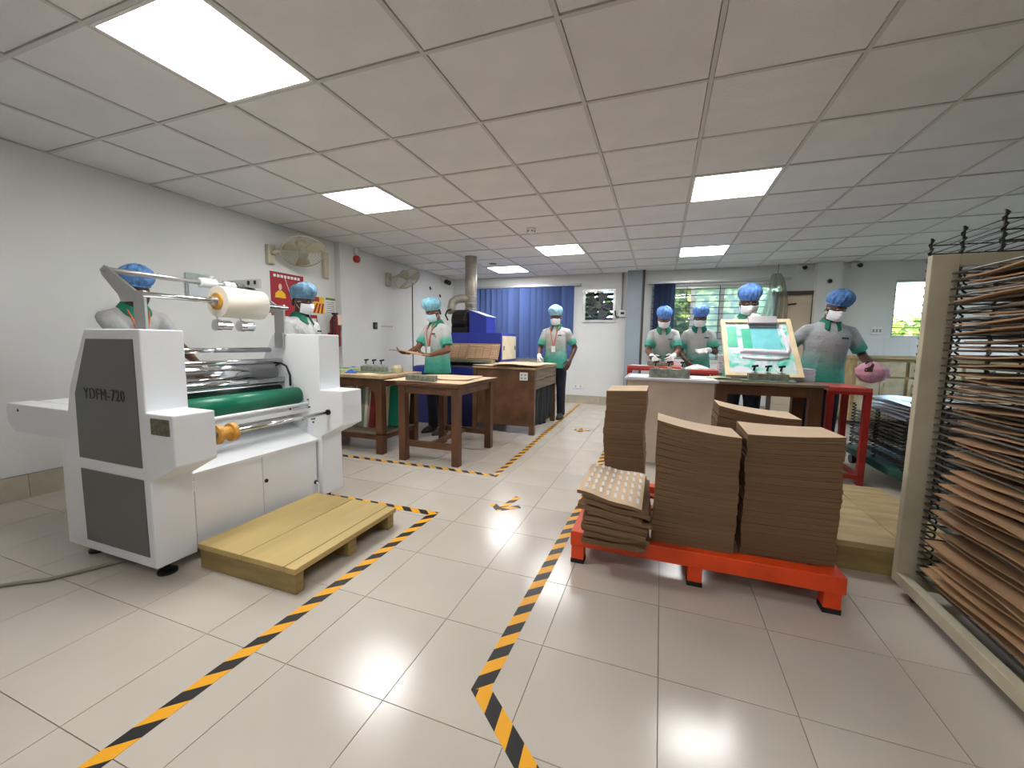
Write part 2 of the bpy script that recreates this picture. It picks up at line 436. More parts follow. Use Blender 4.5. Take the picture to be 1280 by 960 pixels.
struct(B(-.35, -.31, YB-.17, YB-.13, 0, ZC).build('trim_4', BROWNF))    # dark conduit along the pillar
sk = struct(B(XL, XL+.014, YN, YB, 0, .165).build('baseboard_left', GROUT))
y = YN
while y < YB-.05:
    B(XL+.002, XL+.018, y+.002, min(y+.598, YB-.02), 0, .165).build('skirting_tile', SKIRT, sk); y += .6
sk = struct(B(XL, XR, YB-.014, YB, 0, .15).build('baseboard_back', GROUT))
x = XL+.02
while x < XR-.05:
    B(x+.002, min(x+.598, XR), YB-.018, YB-.002, 0, .15).build('skirting_tile', SKIRT, sk); x += .6
# white wall tiles above the counter
wt = struct(B(2.46, XR, YB-.006, YB, .15, 1.25).build('trim_5', GROUT))
for i in range(8):
    for j in range(3):
        B(2.462+i*.3, 2.76+i*.3, YB-.012, YB-.001, .352+j*.3, .65+j*.3).build('wall_tile', mat('white_wall_tile', rgb(214,214,216), .25, rnd=.02), wt)

# ------------------------------------------------------------------ ceiling lights
LEM = emat('led_panel_glow', (1.0, .99, .975), LIGHT_E)
names = {(2,-1):'bright square ceiling light panel above the white laminating machine', (1,2):'square ceiling light panel nearest the two wall fans',
 (6,3):'square ceiling light panel above the paper stacks on the orange pallet', (3,6):'square ceiling light panel above the wooden bench, beyond the smoke detector',
 (6,7):'square ceiling light panel near the barred window and the grey pillar', (1,8):'square ceiling light panel beside the duct in front of the blue blinds',
 (5,-4):'unseen square light panel added behind the camera to brighten the room'}  # this last panel lies out of view, added for extra brightness
for (i, j) in sorted(LIGHTS):
    x0, y0 = AX+i*TX, AY+j*TY; cx, cyy = x0+TX/2, y0+TY/2
    t = thing('ceiling_light', names[(i, j)], 'ceiling light', (cx, cyy, ZC))
    w, d = TX/2-.011, TY/2-.011
    MB().box(cx-w, cx+w, cyy-d, cyy-d+.014, ZC-.004, ZC+.02).box(cx-w, cx+w, cyy+d-.014, cyy+d, ZC-.004, ZC+.02).box(
        cx-w, cx-w+.014, cyy-d+.014, cyy+d-.014, ZC-.004, ZC+.02).box(cx+w-.014, cx+w, cyy-d+.014, cyy+d-.014, ZC-.004, ZC+.02).build('frame', PLATE, t)
    B(cx-w+.014, cx+w-.014, cyy-d+.014, cyy+d-.014, ZC+.0, ZC+.012).build('diffuser', LEM, t)

# ------------------------------------------------------------------ windows on the back wall
def window(name, W, mull, rail_z, glassmats, nbars, vb):
    a, b, c, d = W; y0 = YB+.06
    fr = MB(); f = .04
    fr.box(a, b, y0, y0+.06, c, c+f).box(a, b, y0, y0+.06, d-f, d).box(a, a+f, y0, y0+.06, c+f, d-f).box(b-f, b, y0, y0+.06, c+f, d-f)
    w = struct(fr.build(name, ALU))
    for m in mull: B(m-.03, m+.03, y0-.005, y0+.05, c+f, d-f).build('mullion', ALU, w)
    xs = [a+f]+[m for m in mull]+[b-f]
    for k in range(len(xs)-1):
        B(xs[k]+.02, xs[k+1]-.02, y0+.025, y0+.029, c+f, d-f).build('pane', glassmats[k], w)
    for k in range(nbars):
        z = c+.06+(d-c-.12)*k/(nbars-1)
        MB().cyl((a+.01, y0-.03, z), (b-.01, y0-.03, z), .006, n=6).build('grille_bar', BAR, w)
    for x in vb: MB().cyl((x, y0-.034, c+.01), (x, y0-.034, d-.01), .006, n=6).build('grille_bar', BAR, w)
    return w
w1 = window('window_1', W1, [.46, .90], 0, [GLASS, GLASSH, GLASSH], 12, [.36, .86, 1.32])
w2 = window('window_2', W2, [], 0, [GLASS], 9, [])
B(W1[0]-.02, W1[1]+.02, YB-.03, YB+.1, W1[2]-.03, W1[2]).build('window_sill', WALL, w1)

fr = MB().box(XR+.05, XR+.11, WR[0], WR[1], WR[2], WR[2]+.04).box(XR+.05, XR+.11, WR[0], WR[1], WR[3]-.04, WR[3]).box(XR+.05, XR+.11, WR[0], WR[0]+.04, WR[2]+.04, WR[3]-.04).box(XR+.05, XR+.11, WR[1]-.04, WR[1], WR[2]+.04, WR[3]-.04)  # unseen window, suggested by daylight on the ceiling, added to brighten the right
w3 = struct(fr.build('added_window', ALU))
for y in (5.2, 6.1): B(XR+.05, XR+.1, y-.03, y+.03, WR[2]+.04, WR[3]-.04).build('mullion', ALU, w3)
for y0, y1 in ((4.44,5.17), (5.23,6.07), (6.13,6.86)): B(XR+.075, XR+.079, y0, y1, WR[2]+.04, WR[3]-.04).build('pane', GLASS, w3)
for k in range(12): MB().cyl((XR+.03, WR[0]+.01, WR[2]+.06+k*.12), (XR+.03, WR[1]-.01, WR[2]+.06+k*.12), .006, n=6).build('grille_bar', BAR, w3)
# blinds
def blind(label, x0, x1, z0, z1, n, m, rail, ang, jig=.0, w=.118):
    t = thing('vertical_blind', label, 'blind', ((x0+x1)/2, YB-.08, z1))
    B(rail[0], rail[1], YB-.10, YB, z1+.005, z1+.04).build('head_rail', ALU, t)
    for k in range(n):
        cx = x0+(x1-x0)*(k+.5)/n; a = R_(ang+random.uniform(-6, 6)); zz = z0+random.uniform(-jig, jig)
        def fn(u, v, cx=cx, a=a, zz=zz):
            q = (u-.5)*w; bow = .006*math.cos((u-.5)*math.pi)
            return (cx+q*math.cos(a)-bow*math.sin(a), YB-.075+q*math.sin(a)-bow*math.cos(a), zz+(z1-zz)*v)
        MB().grid(fn, 5, 2).build('slat', m, t, solid=.002)
    return t
blind('wide blue vertical blind drawn across the wall behind the dryer', -3.5, -1.53, .82, 2.15, 17, BLIND, (-3.6, -1.42), 24)
blind('narrow navy vertical blind bunched at the side of the barred window', -.14, .16, .85, 2.13, 9, BLINDN, (-.26, 1.82), 55)
for x in (-3.1, -2.3, -1.55, .1, .9): pass
# exhaust fan
ex = thing('exhaust_fan', 'square steel exhaust fan set into the white back wall', 'fan', (-1.09, YB, 1.78))
a, b, c, d = W0
MB().box(a-.02, b+.02, YB-.02, YB+.03, d-.03, d+.02).box(a-.02, b+.02, YB-.02, YB+.03, c-.02, c+.03).box(a-.02, a+.03, YB-.02, YB+.03, c+.03, d-.03).box(b-.03, b+.02, YB-.02, YB+.03, c+.03, d-.03).build('frame', STEEL, ex, bevel=.004)
cx, cz = (a+b)/2, (c+d)/2
MB().cyl((cx, YB-.01, cz), (cx, YB+.12, cz), .055, n=20).build('motor', mat('fan_grey', rgb(96,98,96), .6), ex, smooth=False, bevel=.006)
for k in range(5):
    th = 2*math.pi*k/5
    def fn(u, v, th=th):
        r = .05+.19*u; aa = th+(v-.5)*(.9-.1*u); return (cx+r*math.cos(aa), YB+.06+(v-.5)*.07, cz+r*math.sin(aa))
    MB().grid(fn, 5, 4).build('blade', DGREY, ex, solid=.003, smooth=True)
gm = MB()
for k in range(4): gm.tube([(cx+(.08+.055*k)*math.cos(t*math.pi/12), YB+.005, cz+(.08+.055*k)*math.sin(t*math.pi/12)) for t in range(24)], .004, 5, closed=True)
for k in range(8):
    t = math.pi*k/4; gm.cyl((cx+.05*math.cos(t), YB+.005, cz+.05*math.sin(t)), (cx+.3*math.cos(t), YB+.005, cz+.3*math.sin(t)) if k%2 else (cx+.27*math.cos(t), YB+.005, cz+.27*math.sin(t)), .004, n=5)
gm.build('guard', DGREY, ex)
for k in range(6): MB().obox((cx, YB+.15, c+.05+k*.09), (.27,0,0), (0,.02,.030), (0,-.002,.0013)).build('shutter_slat', BLACK, ex)
# electric boxes and plates on the back wall
t = thing('switch_box', 'grey electric switch box with conduit beside the exhaust fan', 'switch box', (-.66, YB, 1.6))
B(-.73, -.61, YB-.06, YB, 1.59, 1.71).build('box', PLATE, t, bevel=.006)
MB().tube([(-.69, YB-.012, 1.71), (-.69, YB-.012, 2.36)], .014, 8).build('conduit', STEEL, t, smooth=True)
MB().tube([(-.80, YB-.02, 1.7), (-.79, YB-.03, 1.62), (-.76, YB-.03, 1.57), (-.73, YB-.03, 1.60)], .012, 8).build('cable', BLACK, t, smooth=True)
B(-.70, -.64, YB-.066, YB-.06, 1.63, 1.67).build('switch', BLACK, t)
def plate(label, x0, x1, z0, z1, n, yy=YB):
    t = thing('wall_socket', label, 'socket', ((x0+x1)/2, yy, z0))
    B(x0, x1, yy-.014, yy, z0, z1).build('plate', PLATE, t, bevel=.003)
    for k in range(n):
        cx = x0+(x1-x0)*(k+.5)/n; h = (z1-z0)
        B(cx-.012, cx+.012, yy-.018, yy-.013, z0+h*.3, z0+h*.7).build('rocker', mat('socket_insert', rgb(150,150,148), .4), t)
    return t
plate('small white socket low on the back wall above the skirting', -1.51, -1.33, .28, .35, 2)
plate('white switch panel on the back wall beside the small barred window', 2.9, 3.02, 1.30, 1.42, 3)
def emlight(label, x, z):
    t = thing('emergency_light', label, 'emergency light', (x, YB-.0, z))
    B(x-.05, x+.05, YB-.05, YB, z-.03, z+.05).build('box', PLATE, t, bevel=.005)
    for s in (-1, 1):
        MB().cyl((x+s*.035, YB-.05, z), (x+s*.04, YB-.1, z-.012), .022, .03, n=12).build('lamp_head', BLACK if s > 0 else PLATE, t)
    return t
emlight('twin-head emergency light above the beige door', 1.94, 2.31)
emlight('twin-head emergency light beside the white pillar', 2.62, 2.31)
tag(MB().lathe((2.29, YB-.14, 2.08), (0,-1,0), [(0,.03),(.01,.032),(.03,.025),(.04,.012)], 14).build('alarm_button', BLACK), 'small round black button on the white pillar', 'button')
# door behind the right-hand worker
d = struct(B(1.68, 2.12, YB-.03, YB-.001, 0, 1.9).build('door_1', DOORM))
MB().box(1.60, 2.13, YB-.06, YB-.001, 1.9, 1.96).box(1.62, 1.68, YB-.05, YB-.001, 0, 1.9).box(2.12, 2.13, YB-.05, YB-.001, 0, 1.9).build('door_frame', BROWNF, d)
B(1.72, 2.08, YB-.036, YB-.029, .2, 1.8).build('door_panel', DOORM, d, bevel=.003)
MB().obox((1.86, YB-.045, 1.76), (.06,0,.008), (0,.008,0), (-.002,0,.012)).build('handle', BLACK, d)
# gauze curtain gathered beside the window
nt_ = thing('gauze_curtain', 'gathered grey-brown gauze curtain hanging beside the barred window', 'curtain', (1.6, YB-.2, 1.45))
def fn(u, v):
    w = .06+.14*(1-v)**.6; a = (u-.5)*2
    return (1.60+a*w*.9+.03*math.sin(v*3), YB-.16+.02*math.sin(u*30)*(1-.5*v), 1.50+.72*v)
MB().grid(fn, 60, 16).build('cloth', NETM, nt_, smooth=True)
MB().tube([(1.62, YB-.16, 2.2), (1.62, YB-.16, 2.36)], .004, 6).build('cord', BLACK, nt_)

# ------------------------------------------------------------------ outside
struct(B(-14, 16, YB+.25, 32, -.3, -.02).build('ground_outside', GRASS))
def tree(x, y, h, rad, n, m, zlo, lw):
    t = thing('garden_tree', 'leafy green tree growing outside the barred windows', 'tree', (x, y, -.02), 'trees outside the windows')
    tr = MB().tube([(x, y, -.02), (x+.05, y, h*.4), (x-.04, y+.03, h*.8)], [.09, .07, .03], 8)
    for k in range(6):
        an = k*1.05; tr.tube([(x, y, h*(.3+.08*k)), (x+rad*.7*math.cos(an), y+rad*.7*math.sin(an), h*(.5+.08*k))], [.035, .01], 5)
    tr.build('trunk', BARK, t, smooth=True)
    mb = MB()
    for k in range(n):
        while True:
            p = V((random.uniform(-1,1), random.uniform(-1,1), random.uniform(-1,1)))
            if .15 < p.length < 1: break
        c = V((x+p.x*rad, y+p.y*rad, zlo+(h-zlo)*(p.z*.5+.5)))
        d = V((random.uniform(-1,1), random.uniform(-1,1), random.uniform(-1,.3))).normalized(); L = lw*random.uniform(.6,1.3)
        u = d.cross(V((random.random(), random.random(), random.random()))).normalized()*L*.33; nn = d.cross(u).normalized()*L*.08
        mb.add([c, c+d*L*.5+u+nn, c+d*L, c+d*L*.5-u+nn], [(0,1,2,3)])
    f = mb.build('foliage', m, t); f['kind'] = 'stuff'
for a in [(-.2, 9.2, 3.3, .55, 1500, LEAF, .3, .22), (1.3, 9.5, 3.2, .6, 1300, LEAFY, .2, .22), (2.95, 9.9, 2.6, .6, 1200, LEAF, .2, .25), (.5, 11.2, 3.4, .9, 1300, LEAFY, .0, .28),
          (-1.9, 9.6, 3.0, .7, 1300, LEAF, .2, .2), (4.3, 11.2, 1.9, .95, 1300, LEAFY, .0, .25), (6.9, 12.4, 2.0, .9, 1300, LEAF, .0, .25), (4.6, 14.6, 2.3, 1.2, 1300, LEAF, .0, .3), (8.2, 15.5, 2.5, 1.3, 1300, LEAFY, .0, .3), (2.4, 13.2, 3.2, 1.3, 1300, LEAF, .0, .3)]: tree(*a)

# ------------------------------------------------------------------ laminating machine
mc = thing('laminating_machine', 'white laminating machine with grey side panels and green rubber roller', 'machine', (-2.4, 1.66, 0))
PROF = [(-2.095,.06),(-2.095,.466),(-1.915,.557),(-1.915,.78),(-2.095,.78),(-2.095,1.143),(-2.5,1.143),(-2.66,.87),(-2.79,.466),(-2.80,.06)]
n1 = MB().prism(PROF, 'y', 1.09, 1.265).build('side_cabinet', WHITE, mc, bevel=.006)
n2 = MB().prism(PROF, 'y', 2.06, 2.24).build('side_cabinet', WHITE, mc, bevel=.006)
MB().prism([(-2.484,1.097),(-2.14,1.099),(-2.14,.527),(-2.62,.527),(-2.61,.838)], 'y', 1.086, 1.092).build('side_panel', DGREY, n1, label='dark grey upper side panel')
MB().prism([(-2.62,.472),(-2.14,.472),(-2.137,.112),(-2.62,.11)], 'y', 1.086, 1.092).build('side_panel', DGREY, n1, label='dark grey lower side panel')
text_obj('YDFM-720', .075, BLACK, n1, (-2.377, 1.0845, .842), (R_(90), 0, 0), 'lettering', sx=.86, sy=1.0, bold=.0)
B(-2.058, -1.937, 1.0865, 1.092, .689, .760).build('name_plate', BRASSP, n1)
# rear feed table on two arms
for y0 in (1.12, 2.10):
    MB().prism([(-2.68,.74),(-3.36,.74),(-3.38,.70),(-3.37,.63),(-3.30,.585),(-2.72,.585)], 'y', y0, y0+.1).build('table_arm', WHITE, mc, bevel=.005)
B(-3.30, -2.72, 1.22, 2.10, .72, .742).build('feed_table', WHITE, mc, bevel=.003)
MB().cyl((-3.25, 1.118, .705), (-3.25, 1.124, .705), .008, n=8).build('bolt', BLACK, mc)
# front doors
B(-2.44, -2.16, 1.265, 2.06, .06, .44).build('lower_body', WHITE, mc)
for (y0, y1) in ((1.285, 1.652), (1.656, 2.045)):
    dr = B(-2.16, -2.13, y0, y1, .062, .445).build('cabinet_door', WHITE, mc, bevel=.003)
    if y0 < 1.5:
        for z in (.12, .38): MB().cyl((-2.127, y0-.006, z-.025), (-2.127, y0-.006, z+.025), .009, n=8).build('hinge', WHITE, dr)
    else:
        MB().cyl((-2.131, 1.672, .285), (-2.124, 1.672, .285), .011, n=10).build('lock', BLACK, dr)
        MB().cyl((-2.131, 2.03, .16), (-2.124, 2.03, .16), .014, n=10).build('cable_hole', BLACK, dr)
MB().tube([(-2.125,2.03,.16),(-2.11,2.035,.145),(-2.105,2.03,.1),(-2.11,2.02,.06),(-2.12,1.99,.012)], .006, 6).build('power_cord', PLATE, mc, smooth=True)
MB().prism([(-2.125,.447),(-2.42,.56),(-2.42,.545),(-2.125,.432)], 'y', 1.268, 2.058).build('front_ledge', WHITE, mc)
MB().prism([(-2.40,.57),(-2.52,.60),(-2.52,.72),(-2.50,.72)], 'y', 1.268, 2.058).build('inner_panel', mat('inner_grey', rgb(150,152,154), .4), mc)
B(-2.36, -2.345, 1.268, 2.058, .55, .585).build('inner_rail', WHITE, mc)
B(-2.345, -2.33, 1.268, 2.058, .635, .66).build('inner_rail', WHITE, mc)
def roller(x, z, r, m, name='roller', lab=None, y0=1.262, y1=2.063):
    o = MB().cyl((x, y0, z), (x, y1, z), r, n=28).build(name, m, mc, smooth=False, label=lab)
    o.data.polygons.foreach_set('use_smooth', [len(p.vertices) == 4 for p in o.data.polygons]); return o
roller(-2.53, 1.035, .016, CHROME, 'guide_bar')
roller(-2.43, .962, .018, CHROME, 'guide_bar')
roller(-2.53, .885, .072, CHROME, 'heating_drum', 'large chrome heating drum')
roller(-2.42, .835, .022, CHROME, 'guide_bar')
roller(-2.46, .765, .035, DGREENR, 'pressure_roller', 'dark green pressure roller')
roller(-2.29, .735, .056, GREENR, 'rubber_roller', 'green rubber roller', 1.268, 2.05)
roller(-2.205, .683, .011, WHITE, 'guide_bar')
roller(-2.03, .636, .012, CHROME, 'rewind_shaft')
B(-2.23, -2.2, 1.265, 2.06, .63, .655).build('inner_rail', WHITE, mc)
ho = MB().tube([(-2.45,2.035,.93),(-2.40,2.03,.95),(-2.35,2.03,.93),(-2.32,2.03,.87),(-2.32,2.03,.80)], .007, 8).build('air_hose', BLACK, mc, smooth=True)
MB().tube([(-2.33,2.03,.67),(-2.33,2.03,.63),(-2.36,2.03,.60)], .007, 8).build('air_hose', BLACK, mc, smooth=True)
MB().cyl((-2.03,2.05,.636), (-2.03,2.063,.636), .019, n=14).build('shaft_bearing', BLACK, mc)
for (x, z) in ((-2.2,.71), (-2.19,.66), (-2.17,.58), (-2.15,.585), (-2.16,.56), (-2.25,.57)):
    MB().cyl((x,2.052,z), (x,2.062,z), .005, n=8).build('bolt', BLACK, mc)
MB().cyl((-2.03,2.24,.60), (-2.03,2.262,.60), .03, n=16).build('side_knob', WHITE, mc)
# top unwind frame
BR = [(-2.46,1.14),(-2.375,1.14),(-2.375,1.30),(-2.36,1.315),(-2.375,1.335),(-2.44,1.335),(-2.675,1.47),(-2.715,1.45),(-2.70,1.42),(-2.58,1.32),(-2.56,1.285),(-2.46,1.285)]
for y0 in (1.266, 2.046):
    br = MB().prism(BR, 'y', y0, y0+.014).build('frame_bracket', STEEL, mc, bevel=.002)
    yy = y0+.014 if y0 < 1.5 else y0-.008
    B(-2.455, -2.38, min(yy, y0), max(yy, y0+.002), 1.05, 1.15).build('mount_plate', STEEL, br)
    for z in (1.07, 1.13): B(-2.45, -2.39, y0-.006 if y0 > 1.5 else y0+.012, y0+.002 if y0 > 1.5 else y0+.02, z-.006, z+.006).build('bolt', BLACK, br)
MB().cyl((-2.37,1.262,1.316), (-2.37,2.07,1.316), .0135, n=16).build('unwind_shaft', CHROME, mc, smooth=True)
MB().cyl((-2.675,1.262,1.448), (-2.675,2.07,1.448), .0145, n=16).build('rear_shaft', STEEL, mc, smooth=True)
for (y0, y1, r) in ((1.72,1.82,.030), (1.87,1.94,.028)):
    MB().lathe((-2.675,y0,1.448), (0,1,0), [(0,r*.75),(.006,r),(y1-y0-.006,r),(y1-y0,r*.75)], 18).build('collar', WHITE, mc, smooth=False, bevel=0)
MB().cyl((-2.675,1.95,1.448), (-2.675,2.0,1.448), .024, n=14).build('clamp_collar', DGREY, mc)
MB().prism([(-2.92,1.51),(-2.56,1.51),(-2.56,1.45),(-2.60,1.45),(-2.92,1.475)], 'y', 2.03, 2.044).build('perforated_plate', mat('light_grey_metal', rgb(186,188,184), .4, .3), mc)
for x in (-2.9, -2.82, -2.66, -2.6): B(x-.008, x+.008, 2.024, 2.031, 1.475, 1.5).build('plate_slot', BLACK, mc)
for y0 in (1.655, 1.80):
    MB().tube([(-2.45,y0+.03,1.316),(-2.50,y0+.03,1.26),(-2.47,y0+.03,1.2)], .006, 6).build('hanger', PLATE, mc)
    MB().lathe((-2.46,y0,1.185), (0,1,0), [(0,.014),(.0,.033),(.026,.034),(.034,.029),(.088,.029),(.092,.022)], 18).build('chuck', CHROME, mc)
for (x, y) in ((-2.15,1.16), (-2.7,1.16), (-2.15,2.16), (-2.7,2.16)):
    MB().lathe((x,y,0), (0,0,1), [(0,.04),(.012,.04),(.018,.014),(.065,.012)], 14).build('levelling_foot', BLACK, mc)
MB().tube([(-2.4,1.16,.012),(-2.445,1.123,.012),(-2.497,1.026,.01),(-2.56,.917,.009),(-2.64,.86,.009),(-2.70,.80,.009),(-2.9,.7,.009),(-3.2,.62,.009)], .009, 8).build('power_cable', CABLE, mc, smooth=True)
# things on its shafts
fr = thing('film_roll', 'white plastic film roll with brown core on the upper shaft of the laminating machine', 'roll', (-2.37, 1.735, 1.23))
def annulus(y0, y1, r0, r1, n=32, x=-2.37, z=1.316):
    return MB().lathe((x,y0,z), (0,1,0), [(0,r0),(0,r1),(y1-y0,r1),(y1-y0,r0)], n)
o = annulus(1.615, 1.875, .046, .088).build('film', FILM, fr)
o.data.polygons.foreach_set('use_smooth', [abs(p.normal.y) < .5 and len(p.vertices) == 4 for p in o.data.polygons])
annulus(1.605, 1.885, .030, .0465).build('core', CORE, fr)
MB().lathe((-2.37,1.575,1.316), (0,1,0), [(0,.016),(0,.022),(.03,.026),(.04,.030),(.06,.030)], 16).build('chuck', STEEL, fr)
sp_ = thing('core_spool', 'small brown cardboard spool on the lower shaft of the laminating machine', 'spool', (-2.03, 1.38, .59))
annulus(1.335, 1.35, .013, .048, 24, -2.03, .636).build('flange', CORE, sp_)
annulus(1.35, 1.405, .013, .032, 24, -2.03, .636).build('barrel', CORE, sp_)
annulus(1.405, 1.43, .013, .046, 24, -2.03, .636).build('flange', CORE, sp_)
annulus(1.30, 1.335, .013, .024, 16, -2.03, .636).build('chuck', STEEL, sp_)
# step platform
pf = thing('wooden_platform', 'low pale plywood platform on the floor in front of the laminating machine', 'pallet', (-1.75, 1.6, 0))
B(-2.06, -1.765, 1.24, 1.965, .095, .122).build('top_board', WOODP, pf, bevel=.003)
B(-1.761, -1.50, 1.24, 1.965, .095, .122).build('top_board', WOODP, pf, bevel=.003)
B(-1.497, -1.435, 1.24, 1.955, .094, .121).build('top_board', WOODP, pf, bevel=.003)
for (y0, y1) in ((1.245,1.29), (1.58,1.64), (1.90,1.955)):
    B(-2.05, -1.44 if y0 < 1.3 else -1.455, y0, y1, 0, .094).build('runner', WOODE, pf, bevel=.003)

# ------------------------------------------------------------------ hazard tape
def tape(label, pts, w=.055, z=.0012, group=None, name='floor_tape', off=0):
    vs = []; fs = []; uvs = []; u0 = off; pts = [V((p[0], p[1], 0)) for p in pts]
    N = len(pts); L = []
    for i in range(N):
        if i == 0: t = (pts[1]-pts[0]).normalized(); n = V((-t.y, t.x, 0)); s = 1
        elif i == N-1: t = (pts[i]-pts[i-1]).normalized(); n = V((-t.y, t.x, 0)); s = 1
        else:
            a = (pts[i]-pts[i-1]).normalized(); b = (pts[i+1]-pts[i]).normalized()
            n = (V((-a.y, a.x, 0))+V((-b.y, b.x, 0))).normalized(); s = 1/max(.4, n.dot(V((-a.y, a.x, 0))))
        L.append((pts[i]+n*w/2*s, pts[i]-n*w/2*s))
    me = bpy.data.meshes.new(name); verts = []; faces = []; uv = []
    for i in range(N-1):
        k = len(verts); d = (pts[i+1]-pts[i]).normalized()
        q = [L[i][0], L[i][1], L[i+1][1], L[i+1][0]]
        verts += [(p.x, p.y, z) for p in q]+[(p.x, p.y, 0.0002) for p in q]
        faces += [(k,k+1,k+2,k+3),(k+7,k+6,k+5,k+4),(k,k+4,k+5,k+1),(k+1,k+5,k+6,k+2),(k+2,k+6,k+7,k+3),(k+3,k+7,k+4,k)]
        nn = V((-d.y, d.x, 0)); loc = [((p-pts[i]).dot(d)+u0, (p-pts[i]).dot(nn)*1.0) for p in q]; loc = loc+loc
        for f in faces[-6:]: uv += [loc[j-k] for j in f]
        u0 += (pts[i+1]-pts[i]).length
    c = V([(min(v[k] for v in verts)+max(v[k] for v in verts))/2 for k in range(3)])
    me.from_pydata([tuple(V(v)-c) for v in verts], [], faces); me.materials.append(TAPE)
    ul = me.uv_layers.new(name='UVMap')
    for i, l in enumerate(uv): ul.data[i].uv = l
    o = bpy.data.objects.new(name, me); col.objects.link(o); o.location = c
    if label: tag(o, label, 'tape', group)
    return o
tape('yellow and black floor tape turning round the laminating machine and its platform', [(-1.335,-.6), (-1.33,2.205), (-2.16,2.195)], .056)
tape('yellow and black floor tape round the brown tables and the wooden bench', [(-3.0,3.04), (-1.255,3.055), (-1.365,7.48)], .05)
tape('yellow and black floor tape bending beside the orange pallet of paper stacks', [(-.08,.75), (-.49,1.095), (-.465,2.6), (-.49,4.4)], .058)
def arrow(label, strips):
    t = thing('floor_arrow', label, 'arrow', (strips[0][0][0], strips[0][0][1], 0))
    for k, (a, b) in enumerate(strips):
        o = tape(None, [a, b], .045, .0012+.0006*k, name='arrow_strip', off=.03*k)
        o.parent = t; o.location = V(o.location)-V(t.location)
arrow('yellow and black tape arrow stuck on the floor near the brown table', [((-1.04,2.50),(-.95,2.41)), ((-.96,2.42),(-.915,2.68)), ((-.955,2.43),(-.85,2.52))])
arrow('worn tape arrow on the floor beside the wooden bench with black cloth', [((-1.03,5.19),(-.91,5.03)), ((-.92,5.03),(-.935,5.29)), ((-.92,5.03),(-.82,5.18))])

# ------------------------------------------------------------------ brown tables
def table(label, x0, x1, y0, y1, h, leg, mt, ml, stretch, name='wooden_table', over=.03, apron=.07, tth=.03, cat='table', legs=None):
    t = thing(name, label, cat, ((x0+x1)/2, (y0+y1)/2, 0))
    B(x0, x1, y0, y1, h-tth, h).build('table_top', mt, t, bevel=.004)
    a0, a1, b0, b1 = x0+over, x1-over, y0+over, y1-over
    for (x, y) in (legs or ((a0,b0),(a1-leg,b0),(a0,b1-leg),(a1-leg,b1-leg))):
        B(x, x+leg, y, y+leg, 0, h-tth).build('leg', ml, t, bevel=.003)
    z0 = h-tth-apron
    B(a0+leg, a1-leg, b0+.012, b0+.037, z0, h-tth).build('apron', ml, t); B(a0+leg, a1-leg, b1-.037, b1-.012, z0, h-tth).build('apron', ml, t)
    B(a0+.012, a0+.037, b0+leg, b1-leg, z0, h-tth).build('apron', ml, t); B(a1-.037, a1-.012, b0+leg, b1-leg, z0, h-tth).build('apron', ml, t)
    zs = .14
    if stretch == 'H':
        B(a0+leg, a1-leg, b0+.015, b0+.05, zs, zs+.055).build('stretcher', ml, t); B(a0+leg, a1-leg, b1-.05, b1-.015, zs, zs+.055).build('stretcher', ml, t)
        B((a0+a1)/2-.02, (a0+a1)/2+.02, b0+.05, b1-.05, zs+.01, zs+.045).build('stretcher', ml, t)
    elif stretch == 'box':
        B(a0+leg, a1-leg, b0+.015, b0+.05, zs, zs+.05).build('stretcher', ml, t); B(a0+leg, a1-leg, b1-.05, b1-.015, zs, zs+.05).build('stretcher', ml, t)
        B(a0+.015, a0+.05, b0+leg, b1-leg, zs, zs+.05).build('stretcher', ml, t); B(a1-.05, a1-.015, b0+leg, b1-leg, zs, zs+.05).build('stretcher', ml, t)
    return t
table('brown wooden table with brown paper spread over its top', -2.27, -1.62, 3.11, 3.93, .735, .07, WOODD, WOODD, 'H', over=.015)
tb = table('dark brown wooden work table with printing screens leaning below it', -3.56, -2.47, 3.17, 3.86, .775, .075, WOODT, WOODD, 'box', over=.03, apron=.085)
for s, x in ((1, -2.5-.075), ):
    MB().prism([(x,.66),(x,.58),(x-.10,.66)], 'y', 3.22, 3.245).build('leg_bracket', WOODD, tb)
# paper on the table
def sheet(label, x0, x1, y0, y1, z, m=KRAFT, amp=.006, t=.003, name='paper_sheet', cat='paper', group=None, droop=0, rot=0, seed=0):
    rd = random.Random(seed+int(x0*100)); ph = [rd.uniform(0, 6) for _ in range(4)]
    cx, cyy = (x0+x1)/2, (y0+y1)/2; ca, sa = math.cos(rot), math.sin(rot)
    def fn(u, v):
        x = (u-.5)*(x1-x0); y = (v-.5)*(y1-y0)
        dz = amp*(1+math.sin(u*7+ph[0])*math.cos(v*6+ph[1])) - droop*(max(0, abs(u-.5)*2-.75)**2)*8
        return (cx+x*ca-y*sa, cyy+x*sa+y*ca, z+dz)
    o = MB().slab(fn, 14, 10, t).build(name, m, None, smooth=False)
    if label: tag(o, label, cat, group)
    return o
sheet('large brown paper sheet lying flat over the brown wooden table', -2.42, -1.60, 3.14, 3.93, .738, m=TOPK, amp=.004, droop=0)
sheet('second brown paper sheet lying askew on the brown wooden table', -2.15, -1.70, 3.35, 3.85, .750, m=TOPK, amp=.004, rot=.15)
